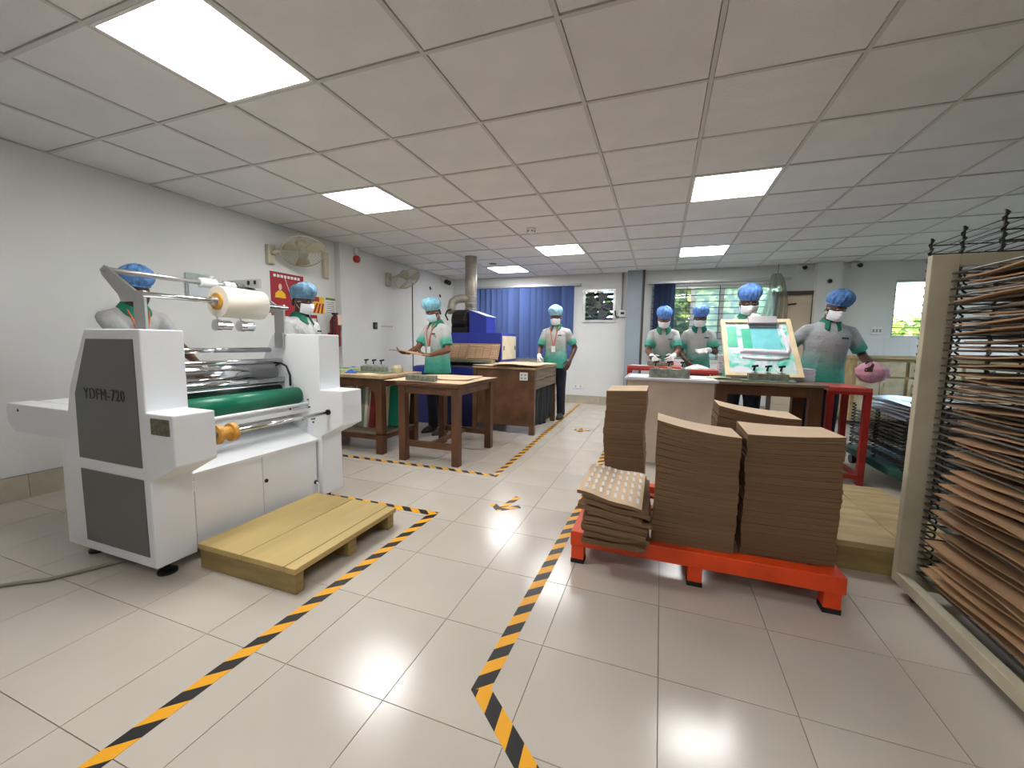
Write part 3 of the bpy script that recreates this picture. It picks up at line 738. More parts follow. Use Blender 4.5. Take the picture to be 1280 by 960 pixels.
def jig(label, x0, x1, y0, y1, z, h, knobs, base=None):
    t = thing('printing_jig', label, 'jig', ((x0+x1)/2, (y0+y1)/2, z))
    B(x0, x1, y0, y1, z+.0, z+h).build('block', JIG, t, bevel=.004)
    if base: B(x0-.05, x1+.05, y0-.03, y1+.05, z-.012, z-.0005).build('base_plate', mat('jig_base_green', rgb(120,140,120), .5, var=.25), t)
    for k in range(knobs):
        cx = x0+(x1-x0)*(k+.5)/knobs; cyy = (y0+y1)/2
        sc = MB().cyl((cx, cyy, z+h-.005), (cx, cyy, z+h+.06), .006, n=8).build('screw', STEEL, t)
        MB().obox((cx, cyy, z+h+.062), (.024,0,.004), (0,.007,0), (-.002,0,.008)).build('wing_handle', BLACK, sc)
        MB().obox((cx-.006, cyy, z+h+.04), (.004,0,.018), (0,.006,0), (.006,0,-.002)).build('wing_handle', BLACK, sc)
        B(cx-.018, cx+.018, y0+.004, y1-.004, z+h, z+h+.012).build('clamp_pad', STEEL, t)
    return t
jig('dirty grey printing jig block lying on the brown paper of the wooden table', -2.2, -1.9, 3.16, 3.23, .752, .05, 0)
for k in range(3): pass
jig('clamp jig with three wing screws on the dark work table', -2.93, -2.64, 3.42, 3.5, .79, .055, 3, True)
# clutter on dark work table
o = thing('screen_tray', 'long pale green printing screen lying flat on the dark work table', 'screen', (-3.2,3.5,.775))
MB().box(-3.5,-3.02,3.25,3.30,.776,.81).box(-3.5,-3.02,3.6,3.65,.776,.81).box(-3.5,-3.45,3.30,3.6,.776,.81).box(-3.07,-3.02,3.30,3.6,.776,.81).build('frame', mat('pale_green_frame', rgb(168,176,134), .6, var=.2, vscale=14), o)
B(-3.46,-3.06,3.29,3.61,.785,.788).build('mesh', INKG, o)
tag(MB().lathe((-2.62,3.62,.776), (0,0,1), [(0,.062),(.05,.06),(.075,.045),(.078,.02)], 18).build('ink_pot', mat('putty_plastic', rgb(168,162,132), .6, var=.15)), 'putty coloured upturned ink pot on the dark work table', 'pot')
def rag(label, c, r, h, m, seed, name='rag', cat='cloth'):
    rd = random.Random(seed); ph = [rd.uniform(0, 6) for _ in range(6)]
    def fn(u, v):
        a = 2*math.pi*u; q = v
        rr_ = r*(1-q*.95)*(1+.22*math.sin(3*a+ph[0])+.12*math.sin(7*a+ph[1]))
        return (c[0]+rr_*math.cos(a), c[1]+.7*rr_*math.sin(a), c[2]+h*(q**.7)*(1+.25*math.sin(5*a+ph[2])))
    return tag(MB().grid(fn, 32, 8, wrap=True).build(name, m, None, smooth=True, solid=.003), label, cat)
rag('crumpled bright blue rag on the dark work table', (-2.98,3.34,.777), .06, .03, mat('blue_rag', rgb(52,96,190), .9), 3)
rag('crumpled cream cloth on the dark work table beside the clamp jig', (-2.70,3.27,.777), .07, .012, mat('cream_rag', rgb(226,218,180), .9), 4)
rag('small blue rag at the rear of the dark work table', (-3.3,3.74,.777), .07, .03, mat('blue_rag', rgb(52,96,190), .9), 5)
# screens leaning under the work table
def lean_screen(label, x0, x1, y, z0, z1, mf, mm_, tilt=.12):
    t = thing('printing_screen', label, 'screen', ((x0+x1)/2, y, z0)); w = .035
    def P(u, v, dy=0): return V((x0+(x1-x0)*u, y+(z1-z0)*v*tilt+dy, z0+(z1-z0)*v))
    ux = w/(x1-x0); vz = w/(z1-z0)
    for (u0, u1, v0, v1) in ((0,1,0,vz), (0,1,1-vz,1), (0,ux,vz,1-vz), (1-ux,1,vz,1-vz)):
        c = (P(u0,v0)+P(u1,v1))/2; MB().obox(c, (P(u1,v0)-P(u0,v0))/2, (0,.016,0), (P(u0,v1)-P(u0,v0))/2).build('frame_bar', mf, t)
    c = P(.5,.5); MB().obox(c, (P(1-ux,0)-P(ux,0))/2, (0,.002,0), (P(0,1-vz)-P(0,vz))/2).build('mesh', mm_, t)
lean_screen('pale wood framed screen with clear mesh leaning under the dark work table', -3.24, -3.0, 3.34, .16, .69, SCREENW, mat('grey_mesh', rgb(150,158,140), .6, var=.35, vscale=9, stretch=(6,1,.4)))
lean_screen('white framed screen leaning under the dark work table beside the red one', -3.05, -2.86, 3.42, .17, .69, mat('dirty_white_frame', rgb(206,200,176), .6, var=.2), mat('grey_mesh2', rgb(120,130,116), .6, var=.4, vscale=9, stretch=(6,1,.4)))
lean_screen('narrow red framed screen leaning under the dark work table', -2.83, -2.77, 3.42, .17, .66, mat('dull_red_paint', rgb(126,34,28), .5, var=.2), mat('dark_red_mesh', rgb(120,30,26), .6))
lean_screen('wood framed screen with bright green mesh leaning under the dark work table', -2.74, -2.46, 3.56, .17, .70, SCREENW, mat('green_mesh', rgb(20,140,112), .5, var=.1))
B(-3.54, -2.5, 3.2, 3.84, .19, .205).build('lower_shelf', WOODG, tb)

# ------------------------------------------------------------------ wooden bench with black cloth
bn = thing('wooden_bench', 'big stained brown wooden bench box with black cloth at its side', 'bench', (-1.8, 5.1, 0))
B(-2.17, -1.40, 4.60, 4.625, .10, .79).build('front_panel', WOODD2, bn)
B(-2.2, -1.385, 4.58, 5.66, .79, .815).build('bench_top', WOODT, bn, bevel=.003)
for (x, y) in ((-2.2,4.585), (-1.45,4.585), (-2.2,5.58), (-1.45,5.58)): B(x, x+.06, y, y+.06, 0, .79).build('leg', WOODD2, bn)
for (z0, z1) in ((.55,.66), (.67,.785)): B(-1.41, -1.388, 4.65, 5.58, z0, z1).build('side_board', WOODG, bn)
B(-2.2, -2.17, 4.65, 5.58, .1, .79).build('side_panel', WOODD2, bn)
def fn(u, v): return (-1.43+.012*math.sin(u*34)+.01*math.sin(u*13+v*3), 4.66+.9*u, .06+.50*v+.02*math.sin(u*9)*(1-v))
bc = MB().grid(fn, 60, 8).build('black_cloth', mat('black_cloth', rgb(20,20,24), .7, bump=.3, bscale=18), bn, smooth=True, solid=.004)
s_ = thing('wall_socket', 'white double socket screwed on the front of the stained wooden bench', 'socket', (-1.53,4.6,.66))
B(-1.575,-1.475,4.578,4.6,.66,.755).build('plate', PLATE, s_, bevel=.004)
for (dx, dz) in ((-.022,.02), (.022,.02), (-.022,-.02), (.022,-.02)): B(-1.525+dx-.008,-1.525+dx+.008,4.574,4.579,.707+dz-.007,.707+dz+.007).build('socket_hole', DGREY, s_)
sheet('large brown paper sheet spread over the stained wooden bench top', -2.19, -1.36, 4.57, 5.5, .818, m=TOPK, amp=.008, seed=3)
sheet('brown paper sheet lying across the near edge of the stained bench', -1.95, -1.34, 4.54, 5.2, .838, m=TOPK, amp=.008, rot=.08, seed=9)

# ------------------------------------------------------------------ conveyor dryer with duct
dy = thing('conveyor_dryer', 'blue conveyor dryer with beige louvres, black blower and silver duct', 'machine', (-2.5, 5.4, 0))
B(-3.1, -2.24, 5.12, 5.95, .08, .72).build('lower_body', NAVY, dy, bevel=.005)
for (x, y) in ((-3.05,5.2), (-2.3,5.2), (-3.05,5.9), (-2.3,5.9)): B(x-.03, x+.03, y-.03, y+.03, 0, .08).build('foot', BLACK, dy)
B(-3.15, -2.235, 4.72, 5.12, .69, .775).build('conveyor_bed', BLUE, dy, bevel=.005)
B(-3.12, -2.27, 4.73, 5.15, .776, .782).build('conveyor_belt', mat('conveyor_belt', rgb(60,58,54), .7), dy)
B(-3.12, -2.24, 4.74, 4.77, 0.0, .69).build('bed_leg', NAVY, dy)
B(-3.05, -2.07, 5.22, 5.85, .84, 1.24).build('oven_body', BLUE, dy, bevel=.006)
B(-3.04, -2.26, 5.25, 5.8, .72, .84).build('oven_plinth', NAVY, dy)
MB().prism([(5.2,1.09),(5.1,.88),(5.12,.87),(5.22,1.08)], 'x', -3.02, -2.08).build('louvre_back', mat('louvre_dark', rgb(170,138,112), .6), dy)
for px0, px1 in ((-3.0,-2.57), (-2.53,-2.09)):
    for k in range(9):
        zc = .895+k*.0205; yc = 5.112+(zc-.88)*.476-.012
        for m_ in range(4):
            xa = px0+(px1-px0)*m_/4+.006; xb = px0+(px1-px0)*(m_+1)/4-.006
            MB().obox(((xa+xb)/2, yc-.004, zc), ((xb-xa)/2,0,0), (0,.009,.004), (0,-.002,.005)).build('louvre_slat', PINKB, dy)
    B(px0-.015, px0, 5.09, 5.13, .875, .9).build('louvre_bracket', PINKB, dy)
B(-3.06, -2.12, 5.0, 5.13, .832, .875).build('front_trough', OLIVE, dy, bevel=.004)
B(-2.071, -2.062, 5.25, 5.80, .87, 1.20).build('end_panel', BEIGE, dy, bevel=.004)
for y in (5.3, 5.75): B(-2.062, -2.056, y-.012, y+.012, 1.0, 1.06).build('panel_latch', BLACK, dy)
MB().prism([(-2.60,1.24),(-2.60,1.56),(-2.33,1.47),(-2.33,1.24)], 'y', 5.3, 5.62).build('hood', BLUE, dy, bevel=.005)
MB().prism([(-2.60,1.562),(-2.32,1.469),(-2.32,1.475),(-2.60,1.569)], 'y', 5.29, 5.63).build('hood_cover', mat('pale_blue_lid', rgb(170,180,224), .4), dy)
MB().lathe((-2.92,5.45,1.42), (1,0,0), [(0,.05),(.02,.13),(.05,.16),(.24,.16),(.27,.13),(.31,.10)], 22).build('blower', BLACK, dy, bevel=.004)
B(-2.9, -2.64, 5.33, 5.55, 1.24, 1.34).build('blower_base', BLACK, dy)
MB().tube([(-2.97,5.35,1.42),(-3.0,5.33,1.5),(-2.97,5.33,1.56),(-2.92,5.36,1.58)], .012, 8).build('hose', BLACK, dy, smooth=True)
MB().cyl((-2.7,5.56,1.5), (-2.7,5.56,2.36), .088, n=20).build('duct_pipe', GALV, dy, smooth=True)
for z in (1.6, 1.68, 1.78): MB().cyl((-2.7,5.56,z-.008), (-2.7,5.56,z+.008), .093, n=20).build('duct_band', GALV, dy)
MB().tube([(-2.7,5.54,1.75),(-2.82,5.5,1.75),(-2.9,5.48,1.735),(-2.955,5.46,1.69),(-2.965,5.45,1.62),(-2.965,5.45,1.52)], .062, 16).build('duct_elbow', GALV, dy, smooth=True)
# ------------------------------------------------------------------ left wall fittings
def wall_fan(label, c, nrm, anchor, dia=.42):
    c = V(c); n = V(nrm).normalized(); u = n.cross(V((0,0,1))).normalized(); w = u.cross(n); r = dia/2
    t = thing('wall_fan', label, 'fan', anchor)
    a = V(anchor)
    B(a.x-.001, a.x+.05, a.y-.045, a.y+.045, a.z-.11, a.z+.09).build('wall_plate', FANM, t, bevel=.008)
    back = c-n*.14
    MB().tube([(a.x+.04, a.y, a.z), (a.x+.09, a.y, a.z+.01), tuple((V((a.x+.1,a.y,a.z))+back)/2), tuple(back)], .022, 8).build('mount_arm', FANM, t, smooth=True)
    MB().lathe(tuple(c-n*.16), n, [(0,.04),(.02,.06),(.09,.065),(.12,.05)], 18).build('motor', FANM, t)
    def ring(rad, off, tr=.0028): return [tuple(c+n*off+rad*(math.cos(k*math.pi/16)*u+math.sin(k*math.pi/16)*w)) for k in range(32)]
    g = MB()
    g.tube(ring(r, 0), .007, 6, closed=True)
    for q in range(1, 6): g.tube(ring(r*(1-q*.155), .045*math.sin(q/6*math.pi/2)), .0018, 4, closed=True)
    for k in range(40):
        th = k*math.pi/20; e = math.cos(th)*u+math.sin(th)*w
        g.tube([tuple(c+e*r), tuple(c+e*r*.85+n*.022), tuple(c+e*r*.5+n*.04), tuple(c+e*.05+n*.046)], .0016, 4)
        g.tube([tuple(c+e*r), tuple(c+e*r*.85-n*.035), tuple(c+e*.06-n*.06)], .0016, 4)
    g.build('guard', FANM, t)
    MB().lathe(tuple(c+n*.035), n, [(0,.05),(.012,.048),(.016,.03)], 18).build('badge', STEEL, t)
    MB().lathe(tuple(c-n*.03), n, [(0,.04),(.04,.038),(.05,.02)], 16).build('hub', FANM, t)
    for k in range(3):
        th = 2*math.pi*k/3+.4
        def fn(a_, b_, th=th):
            q = .035+(r-.055)*a_; an = th+(b_-.5)*(1.15-.35*a_); return tuple(c+q*(math.cos(an)*u+math.sin(an)*w)+n*(.03*(b_-.5)))
        MB().grid(fn, 6, 5).build('blade', mat('fan_blade', rgb(176,170,150), .5), t, smooth=True, solid=.002)
    return t
f1 = wall_fan('cream wall fan tilted steeply down above the red poster', (-3.76,3.52,2.07), (.5,-.33,-.8), (XL,3.33,2.03), .44)
B(XL, XL+.05, 4.06, 4.13, 1.88, 2.2).build('cable_trunk', FANM, f1, bevel=.006)
MB().tube([(XL+.03,4.09,2.2),(-3.96,4.02,2.27),(-3.93,3.8,2.3),(-3.9,3.6,2.29)], .012, 8).build('conduit', FANM, f1, smooth=True)
wall_fan('cream wall fan on the white wall past the plastered pillar', (-3.80,5.56,2.08), (.62,-.1,-.72), (XL,5.36,2.06), .42)
MB().tube([(XL+.008,6.03,.2),(XL+.008,6.03,2.1)], .008, 6).build('conduit', BAR, bpy.data.objects['wall_fan.001'])
# alarm bell
al = thing('alarm_bell', 'round red fire alarm bell on the plastered pillar', 'alarm', (-3.95,4.58,2.22))
MB().lathe((-3.95,4.56,2.2), (1,0,0), [(0,.045),(.03,.05),(.05,.045),(.06,.02)], 20).build('bell', RED, al)
B(-3.95,-3.92,4.53,4.59,2.27,2.34).build('back_box', PLATE, al, bevel=.004)
# posters
X0 = XL
def poster(label, y0, y1, z0, z1, m, name='poster', cat='poster'):
    t = thing(name, label, cat, (X0, (y0+y1)/2, z0)); B(X0, X0+.004, y0, y1, z0, z1).build('sheet', m, t); return t
def pm(t, y0, y1, z0, z1, m, name='print_mark', k=1): B(X0+.004, X0+.004+.001*k, y0, y1, z0, z1).build(name, m, t)
p = poster('red safety poster with two yellow figures on the white wall', 3.33, 3.77, 1.37, 1.85, REDP)
for k in range(8): pm(p, 3.37+k*.045, 3.37+k*.045+.032, 1.795, 1.825, PLATE)
for yc, s in ((3.45,1.0), (3.66,.9)):
    MB().lathe((X0+.0045,yc,1.69), (1,0,0), [(0,.03*s),(.001,.03*s)], 14, (.7,1.2)).build('print_figure_head', mat('print_skin', rgb(214,190,170), .6), p)
    MB().prism([(yc-.07*s,1.57),(yc+.07*s,1.57),(yc+.06*s,1.62),(yc+.02*s,1.65),(yc-.02*s,1.65),(yc-.06*s,1.62)], 'x', X0+.004, X0+.0055).build('print_figure', YELL, p)
MB().obox((X0+.005,3.555,1.69), (.0005,0,0), (0,.05,-.13), (0,.003,.0012)).build('print_line', PLATE, p)
p = poster('small yellow and red striped hazard poster on the white wall', 3.9, 4.08, 1.435, 1.64, YELL)
for k in range(3): MB().prism([(3.9+k*.06,1.44),(3.93+k*.06,1.44),(3.985+k*.045,1.56),(3.955+k*.045,1.56)], 'x', X0+.004, X0+.005).build('print_stripe', REDP, p)
pm(p, 3.9, 4.0, 1.58, 1.635, REDP)
p = poster('white notice with green header on the white wall', 4.1, 4.27, 1.44, 1.65, PLATE)
pm(p, 4.105, 4.265, 1.615, 1.645, GREENP)
for k in range(6): pm(p, 4.115, 4.25, 1.585-k*.026, 1.592-k*.026, DGREY)
p = poster('small red bordered notice beside the fire extinguisher', 3.86, 3.96, 1.2, 1.41, REDP)
pm(p, 3.875, 3.945, 1.22, 1.37, PLATE)
p = poster('red fire extinguisher board mounted on the white wall', 4.13, 4.28, .86, 1.20, REDP, 'extinguisher_board', 'board')
pm(p, 4.15, 4.26, 1.05, 1.1, PLATE)
feo = thing('fire_extinguisher', 'dark red fire extinguisher with a white tag hanging on the wall', 'extinguisher', (XL+.08,4.17,1.0))
MB().lathe((XL+.085,4.17,1.02), (0,0,1), [(0,.04),(.01,.062),(.33,.062),(.38,.04),(.40,.02),(.42,.02)], 18).build('cylinder', mat('dark_red_paint', rgb(110,24,28), .3), feo)
B(XL+.06, XL+.11, 4.14, 4.2, 1.43, 1.455).build('valve', BLACK, feo)
MB().tube([(XL+.1,4.14,1.44),(XL+.12,4.10,1.38),(XL+.12,4.09,1.2),(XL+.11,4.1,1.08)], .01, 8).build('hose', BLACK, feo, smooth=True)
B(XL+.148, XL+.151, 4.15, 4.23, 1.3, 1.43).build('tag', mat('tag_card', rgb(220,196,182), .6), feo)
p = thing('document_holder', 'clear acrylic document holder on the white wall behind the machine', 'holder', (XL,2.6,1.48))
B(XL+.018, XL+.021, 2.48, 2.72, 1.48, 1.69).build('front_sheet', ACRYL, p)
B(XL, XL+.003, 2.48, 2.72, 1.47, 1.70).build('back_sheet', ACRYL, p)
MB().box(XL, XL+.021, 2.475, 2.48, 1.47, 1.69).box(XL, XL+.021, 2.72, 2.725, 1.47, 1.69).box(XL, XL+.021, 2.475, 2.725, 1.465, 1.47).build('rim', mat('acrylic_edge', rgb(196,208,206), .3), p)
B(XL+.005, XL+.007, 2.50, 2.70, 1.49, 1.62).build('paper', PAPERW, p)
t = thing('light_switch', 'small black switch on the white wall past the pillar', 'switch', (XL,5.05,1.28))
B(XL, XL+.02, 5.01, 5.09, 1.28, 1.38).build('plate', BLACK, t, bevel=.004); B(XL+.02, XL+.026, 5.03, 5.07, 1.31, 1.35).build('rocker', DGREY, t)
t = thing('wall_stencil', 'faint stencilled lettering on the white wall past the pillar', 'sign', (XL,5.33,1.28))
for k in range(6): B(XL, XL+.002, 5.2+k*.048, 5.2+k*.048+.034, 1.315, 1.345).build('stencil_mark', mat('faint_print', rgb(190,178,178), .7), t)
B(XL, XL+.002, 5.2, 5.47, 1.285, 1.29).build('stencil_line', mat('faint_print', rgb(190,178,178), .7), t)
cc = thing('security_camera', 'black security camera on the wall near the corner by the duct', 'camera', (XL,7.1,2.28))
B(XL, XL+.05, 6.98, 7.1, 2.27, 2.34).build('bracket', PLATE, cc, bevel=.004)
MB().lathe((XL+.05,7.1,2.27), (.8,-.3,-.3), [(0,.03),(.01,.045),(.12,.045),(.13,.03)], 16).build('housing', BLACK, cc)
for k, (y, z) in enumerate(((6.6,2.08), (6.95,1.98))):
    tag(MB().obox((XL+.012,y,z), (.012,0,0), (0,.02,-.02), (0,.006,.006)).build('wall_hook', BAR if k == 0 else BLACK), ['grey metal hook on the white wall near the second fan', 'black metal hook on the white wall below the security camera'][k], 'hook')
# ceiling fittings
sm = thing('smoke_detector', 'white smoke detector on the ceiling between the light panels', 'detector', (AX+3.38*TX, AY+4.65*TY, ZC))
MB().lathe((AX+3.38*TX, AY+4.65*TY, ZC+.002), (0,0,-1), [(0,.055),(.012,.055),(.02,.045),(.045,.04),(.05,.02)], 20).build('body', PLATE, sm)
for k in range(6):
    an = k*math.pi/3; B(sm.location.x+.043*math.cos(an)-.005, sm.location.x+.043*math.cos(an)+.005, sm.location.y+.043*math.sin(an)-.005, sm.location.y+.043*math.sin(an)+.005, ZC-.035, ZC-.022).build('vent', BLACK, sm)
tag(MB().lathe((AX+1.41*TX, AY+7.55*TY, ZC-.0), (0,0,-1), [(0,.06),(.006,.06),(.008,.045)], 18).build('ceiling_vent', mat('dark_cap', rgb(96,92,88), .6)), 'round dark cap in the ceiling beside the duct', 'cap')

# ------------------------------------------------------------------ orange pallet with paper stacks
op = thing('orange_pallet', 'orange painted steel pallet carrying the brown paper stacks', 'pallet', (.18, 2.4, 0))
PX0, PX1, PY0, PY1, PZ = -.385, .765, 1.955, 2.86, .165
B(PX0, PX1, PY0, PY0+.075, PZ-.075, PZ).build('rail', ORANGE, op, bevel=.004)
B(PX0, PX1, PY1-.075, PY1, PZ-.075, PZ).build('rail', ORANGE, op, bevel=.004)
for x in (PX0, .16, PX1-.075): B(x, x+.075, PY0+.075, PY1-.075, PZ-.07, PZ-.003).build('cross_rail', ORANGE, op, bevel=.004)
for y in (2.2, 2.42, 2.62): B(PX0+.075, PX1-.075, y, y+.05, PZ-.02, PZ-.002).build('slat', RED, op)
for x in (PX0+.005, .165, PX1-.075):
    for y in (PY0+.004, PY1-.07):
        lg = B(x, x+.062, y, y+.062, .02, PZ-.075).build('leg', ORANGE, op)
        B(x-.002, x+.064, y-.002, y+.064, 0, .022).build('rubber_foot', RUBBER, lg)

def paper_stack(label, x0, x1, y0, y1, z0, z1, n, curve, lean=(0,0), seed=1, topm=KRAFT, loose=.004, group='brown paper stacks on the orange pallet', name='paper_stack', twist=0.0, gap=.97):
    rd = random.Random(seed); t = thing(name, label, 'paper stack', ((x0+x1)/2, (y0+y1)/2, z0), group)
    hs = [rd.uniform(.6, 1.5) for _ in range(n)]; tot = sum(hs); z = z0; acc = 0
    lx = ly = 0
    for k in range(n):
        h = (z1-z0)*hs[k]/tot; f = acc/tot; acc += hs[k]
        lx += rd.uniform(-loose, loose); ly += rd.uniform(-loose, loose)*.8; lx *= .85; ly *= .85
        ox = lx+lean[0]*f; oy = ly+lean[1]*f; tw = rd.uniform(-twist, twist)*(0 if k == n-1 else 1)
        def fn(u, v, f=f, z=z, ox=ox, oy=oy):
            X = (x1-x0)*(u-.5); Y = (y1-y0)*(v-.5); wav = tw*.06*math.sin(u*6+k)*(1-v) if twist else 0
            return ((x0+x1)/2+X-Y*tw+ox, (y0+y1)/2+Y+X*tw+oy, z+curve(u, v)*f+wav)
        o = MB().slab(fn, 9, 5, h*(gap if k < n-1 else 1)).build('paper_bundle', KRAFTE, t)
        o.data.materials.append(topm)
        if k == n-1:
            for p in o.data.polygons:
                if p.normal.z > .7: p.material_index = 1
        z += h
    return t
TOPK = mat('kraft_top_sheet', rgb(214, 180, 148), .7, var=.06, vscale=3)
paper_stack('tall brown paper stack with a sloping top beside the folded bags', 0.0, .352, 2.0, 2.29, PZ, .715, 24, lambda u, v: .045*(1-u)**2-.01*u-.012*v, (0.005,0), 11, TOPK)
paper_stack('tall brown paper stack at the end of the orange pallet by the drying rack', .380, .742, 2.04, 2.33, PZ, .715, 25, lambda u, v: .02*u*u-.012*v+.02*(1-u)*v, (.005,0), 12, TOPK, .005)
paper_stack('slim tall brown paper stack behind the printed bags', -.295, -.065, 2.46, 2.80, PZ, .83, 22, lambda u, v: .012*u, (.0,0), 13, TOPK, .006)
paper_stack('brown paper stack hidden behind the two tall front stacks', .315, .70, 2.45, 2.72, PZ, .735, 20, lambda u, v: .05*(1-u)**2, (0,0), 14, TOPK)
bg_ = paper_stack('short stack of folded brown bags with white printed rows on top', -.315, -.025, 1.86, 2.30, PZ+.001, .405, 12, lambda u, v: .03*(1-u)-.03*u*(1-v)+.004*math.sin(u*9), (-.012,-.012), 15, TOPK, .022, twist=.07, gap=.86)
for rI in range(5):
    for cI in range(8):
        u, v = (cI+.7)/8.6, .12+rI*.19
        x = -.315+.29*u-.012; y = 1.86+.44*v-.012; z = .4035+.03*(1-u)-.03*u*(1-v)+.004*math.sin(u*9)
        MB().obox((x, y, z+.001), (.0062,0,-.0004), (-.002,.024,.0010), (0,0,.0026)).build('white_print', PAPERW, bg_)
# wooden platform by the rack
wp = thing('wooden_platform', 'weathered pale wooden platform on the floor behind the drying rack', 'pallet', (1.18, 2.9, 0))
B(.88, 1.17, 2.40, 3.42, .118, .148).build('top_board', WOODR, wp, bevel=.003); B(1.173, 1.465, 2.40, 3.42, .118, .148).build('top_board', WOODR, wp, bevel=.003)
B(.885, 1.455, 2.405, 2.44, 0, .118).build('side_board', WOODE, wp, bevel=.003); B(.885, 1.455, 3.38, 3.415, 0, .118).build('side_board', WOODE, wp)
B(.885, .92, 2.44, 3.38, 0, .118).build('side_board', WOODE, wp); B(1.42, 1.455, 2.44, 3.38, 0, .118).build('side_board', WOODE, wp)

# ------------------------------------------------------------------ near drying rack
rk = thing('drying_rack', 'tall cream framed drying rack loaded with brown paper sheets', 'rack', (1.45, 1.8, 0))
RX0, RX1, RY0, RY1 = 1.05, 1.78, 1.22, 2.28
B(RX0, RX0+.09, RY1-.035, RY1, .05, 1.50).build('post', CREAM, rk, bevel=.003)
B(RX1-.09, RX1, RY1-.035, RY1, .05, 1.50).build('post', CREAM, rk, bevel=.003)
B(RX0+.09, RX1-.09, RY1-.03, RY1-.002, 1.45, 1.50).build('top_beam', CREAM, rk, bevel=.003)
B(RX0, RX0+.04, RY0, RY1-.035, .05, .10).build('base_beam', CREAM, rk, bevel=.003)
B(RX1-.04, RX1, RY0, RY1-.035, .05, .10).build('base_beam', CREAM, rk, bevel=.003)
B(RX0+.04, RX1-.04, RY0, RY0+.04, .05, .10).build('base_beam', CREAM, rk); B(RX0+.04, RX1-.04, RY1-.075, RY1-.035, .05, .10).build('base_beam', CREAM, rk)
for (x, y) in ((RX0+.05, RY1-.09), (RX1-.05, RY1-.09), (RX0+.05, RY0+.06), (RX1-.05, RY0+.06)):
    MB().cyl((x-.012, y, .027), (x+.012, y, .027), .027, n=14).build('caster', mat('dark_red_wheel', rgb(92,24,24), .5), rk)
tm = MB(); tw, td = .70, .92
tm.tube([(0,0,0),(tw,0,0),(tw,-td,0),(0,-td,0)], .0048, 6, closed=True)
for k in range(1, 5): tm.tube([(tw*k/5,0,0),(tw*k/5,-td,0)], .0022, 4)
for k in range(1, 9): tm.tube([(0,-td*k/9,.002),(tw,-td*k/9,.002)], .002, 4)
me_t = tm.data('wire_tray', centre=False)[0]; me_t.materials.append(WIRE)
NT = 42
for k in range(NT):
    z = .125+k*.0315
    o = share('wire_tray', me_t, (RX0+.06, RY1-.06, z), rk)
    o.rotation_euler = (random.uniform(-.004,.012), random.uniform(-.004,.004), 0)
spm = MB()
for x in (RX0+.105, RX0+.30, RX0+.50):
    pts = [(x+.006*math.cos(q*1.571), RY1-.050+.006*math.sin(q*1.571), .11+q*.0315/4) for q in range(NT*4)]
    spm2 = MB().tube(pts, .0045, 4).build('spring_column', DWIRE, rk)
random.seed(21)
shp = []
for q in range(4):
    ph = [random.uniform(0,6) for _ in range(3)]
    def fn(u, v, ph=ph): return (u*.58, -v*.72, .004+.004*math.sin(u*5+ph[0])*math.sin(v*4+ph[1])+.006*math.sin(v*7+ph[2])*(1-u)-.007*(1-u)**2*(.5+.5*math.cos(v*3)))
    m_ = MB().slab(fn, 9, 9, .006).data('brown_sheet', centre=False)[0]; m_.materials.append(KRAFTD); shp.append(m_)
for k in range(1, NT-1):
    z = .125+k*.0315+.006
    low = k < 17
    xo = RX0+(.02 if low else .045)+random.uniform(-.015,.02); yo = RY1-(.21 if low else .155)+random.uniform(-.05,.03)
    if k in (13, 14, 15): xo -= .02
    o = bpy.data.objects.new('brown_sheet', shp[k % 4]); col.objects.link(o); o.location = (xo, yo, z+.004)
    o.rotation_euler = (random.uniform(-.006,.006), random.uniform(-.006,.004), random.uniform(-.04,.04))
    tag(o, 'brown printed paper sheet drying on a wire tray of the cream framed rack', 'paper', 'sheets drying on the cream rack')
# ------------------------------------------------------------------ rear empty rack
r2 = thing('wire_rack', 'empty black wire rack with spring columns behind the cream framed rack', 'rack', (1.85, 2.93, 0))
me2 = MB().tube([(0,0,0),(.62,0,0),(.62,-.56,0),(0,-.56,0)], .0035, 4, closed=True)
for k in range(1, 8): me2.tube([(.62*k/8,0,0),(.62*k/8,-.56,0)], .002, 4)
me2 = me2.data('wire_tray', centre=False)[0]; me2.materials.append(DWIRE)
for k in range(31): share('wire_tray', me2, (1.485, 3.20, .22+k*.05), r2)
for x in (1.485, 2.105):
    for y in (3.20, 2.92, 2.64):
        pts = [(x+.011*math.cos(q*1.571), y+.011*math.sin(q*1.571), .2+q*.0125) for q in range(126)]
        MB().tube(pts, .005, 4).build('spring_column', DWIRE, r2)
        MB().cyl((x, y, .12), (x, y, 1.76), .006, n=6).build('upright', DWIRE, r2)
MB().box(1.475, 2.14, 2.60, 2.65, .08, .12).box(1.475, 2.14, 3.19, 3.24, .08, .12).box(1.475, 1.52, 2.65, 3.19, .08, .12).box(2.09, 2.14, 2.65, 3.19, .08, .12).build('base_frame', TEALF, r2)
for (x, y) in ((1.50,2.64), (2.11,2.64), (1.50,3.2), (2.11,3.2)): MB().cyl((x-.015,y,.04), (x+.015,y,.04), .04, n=14).build('caster', BLACK, r2)
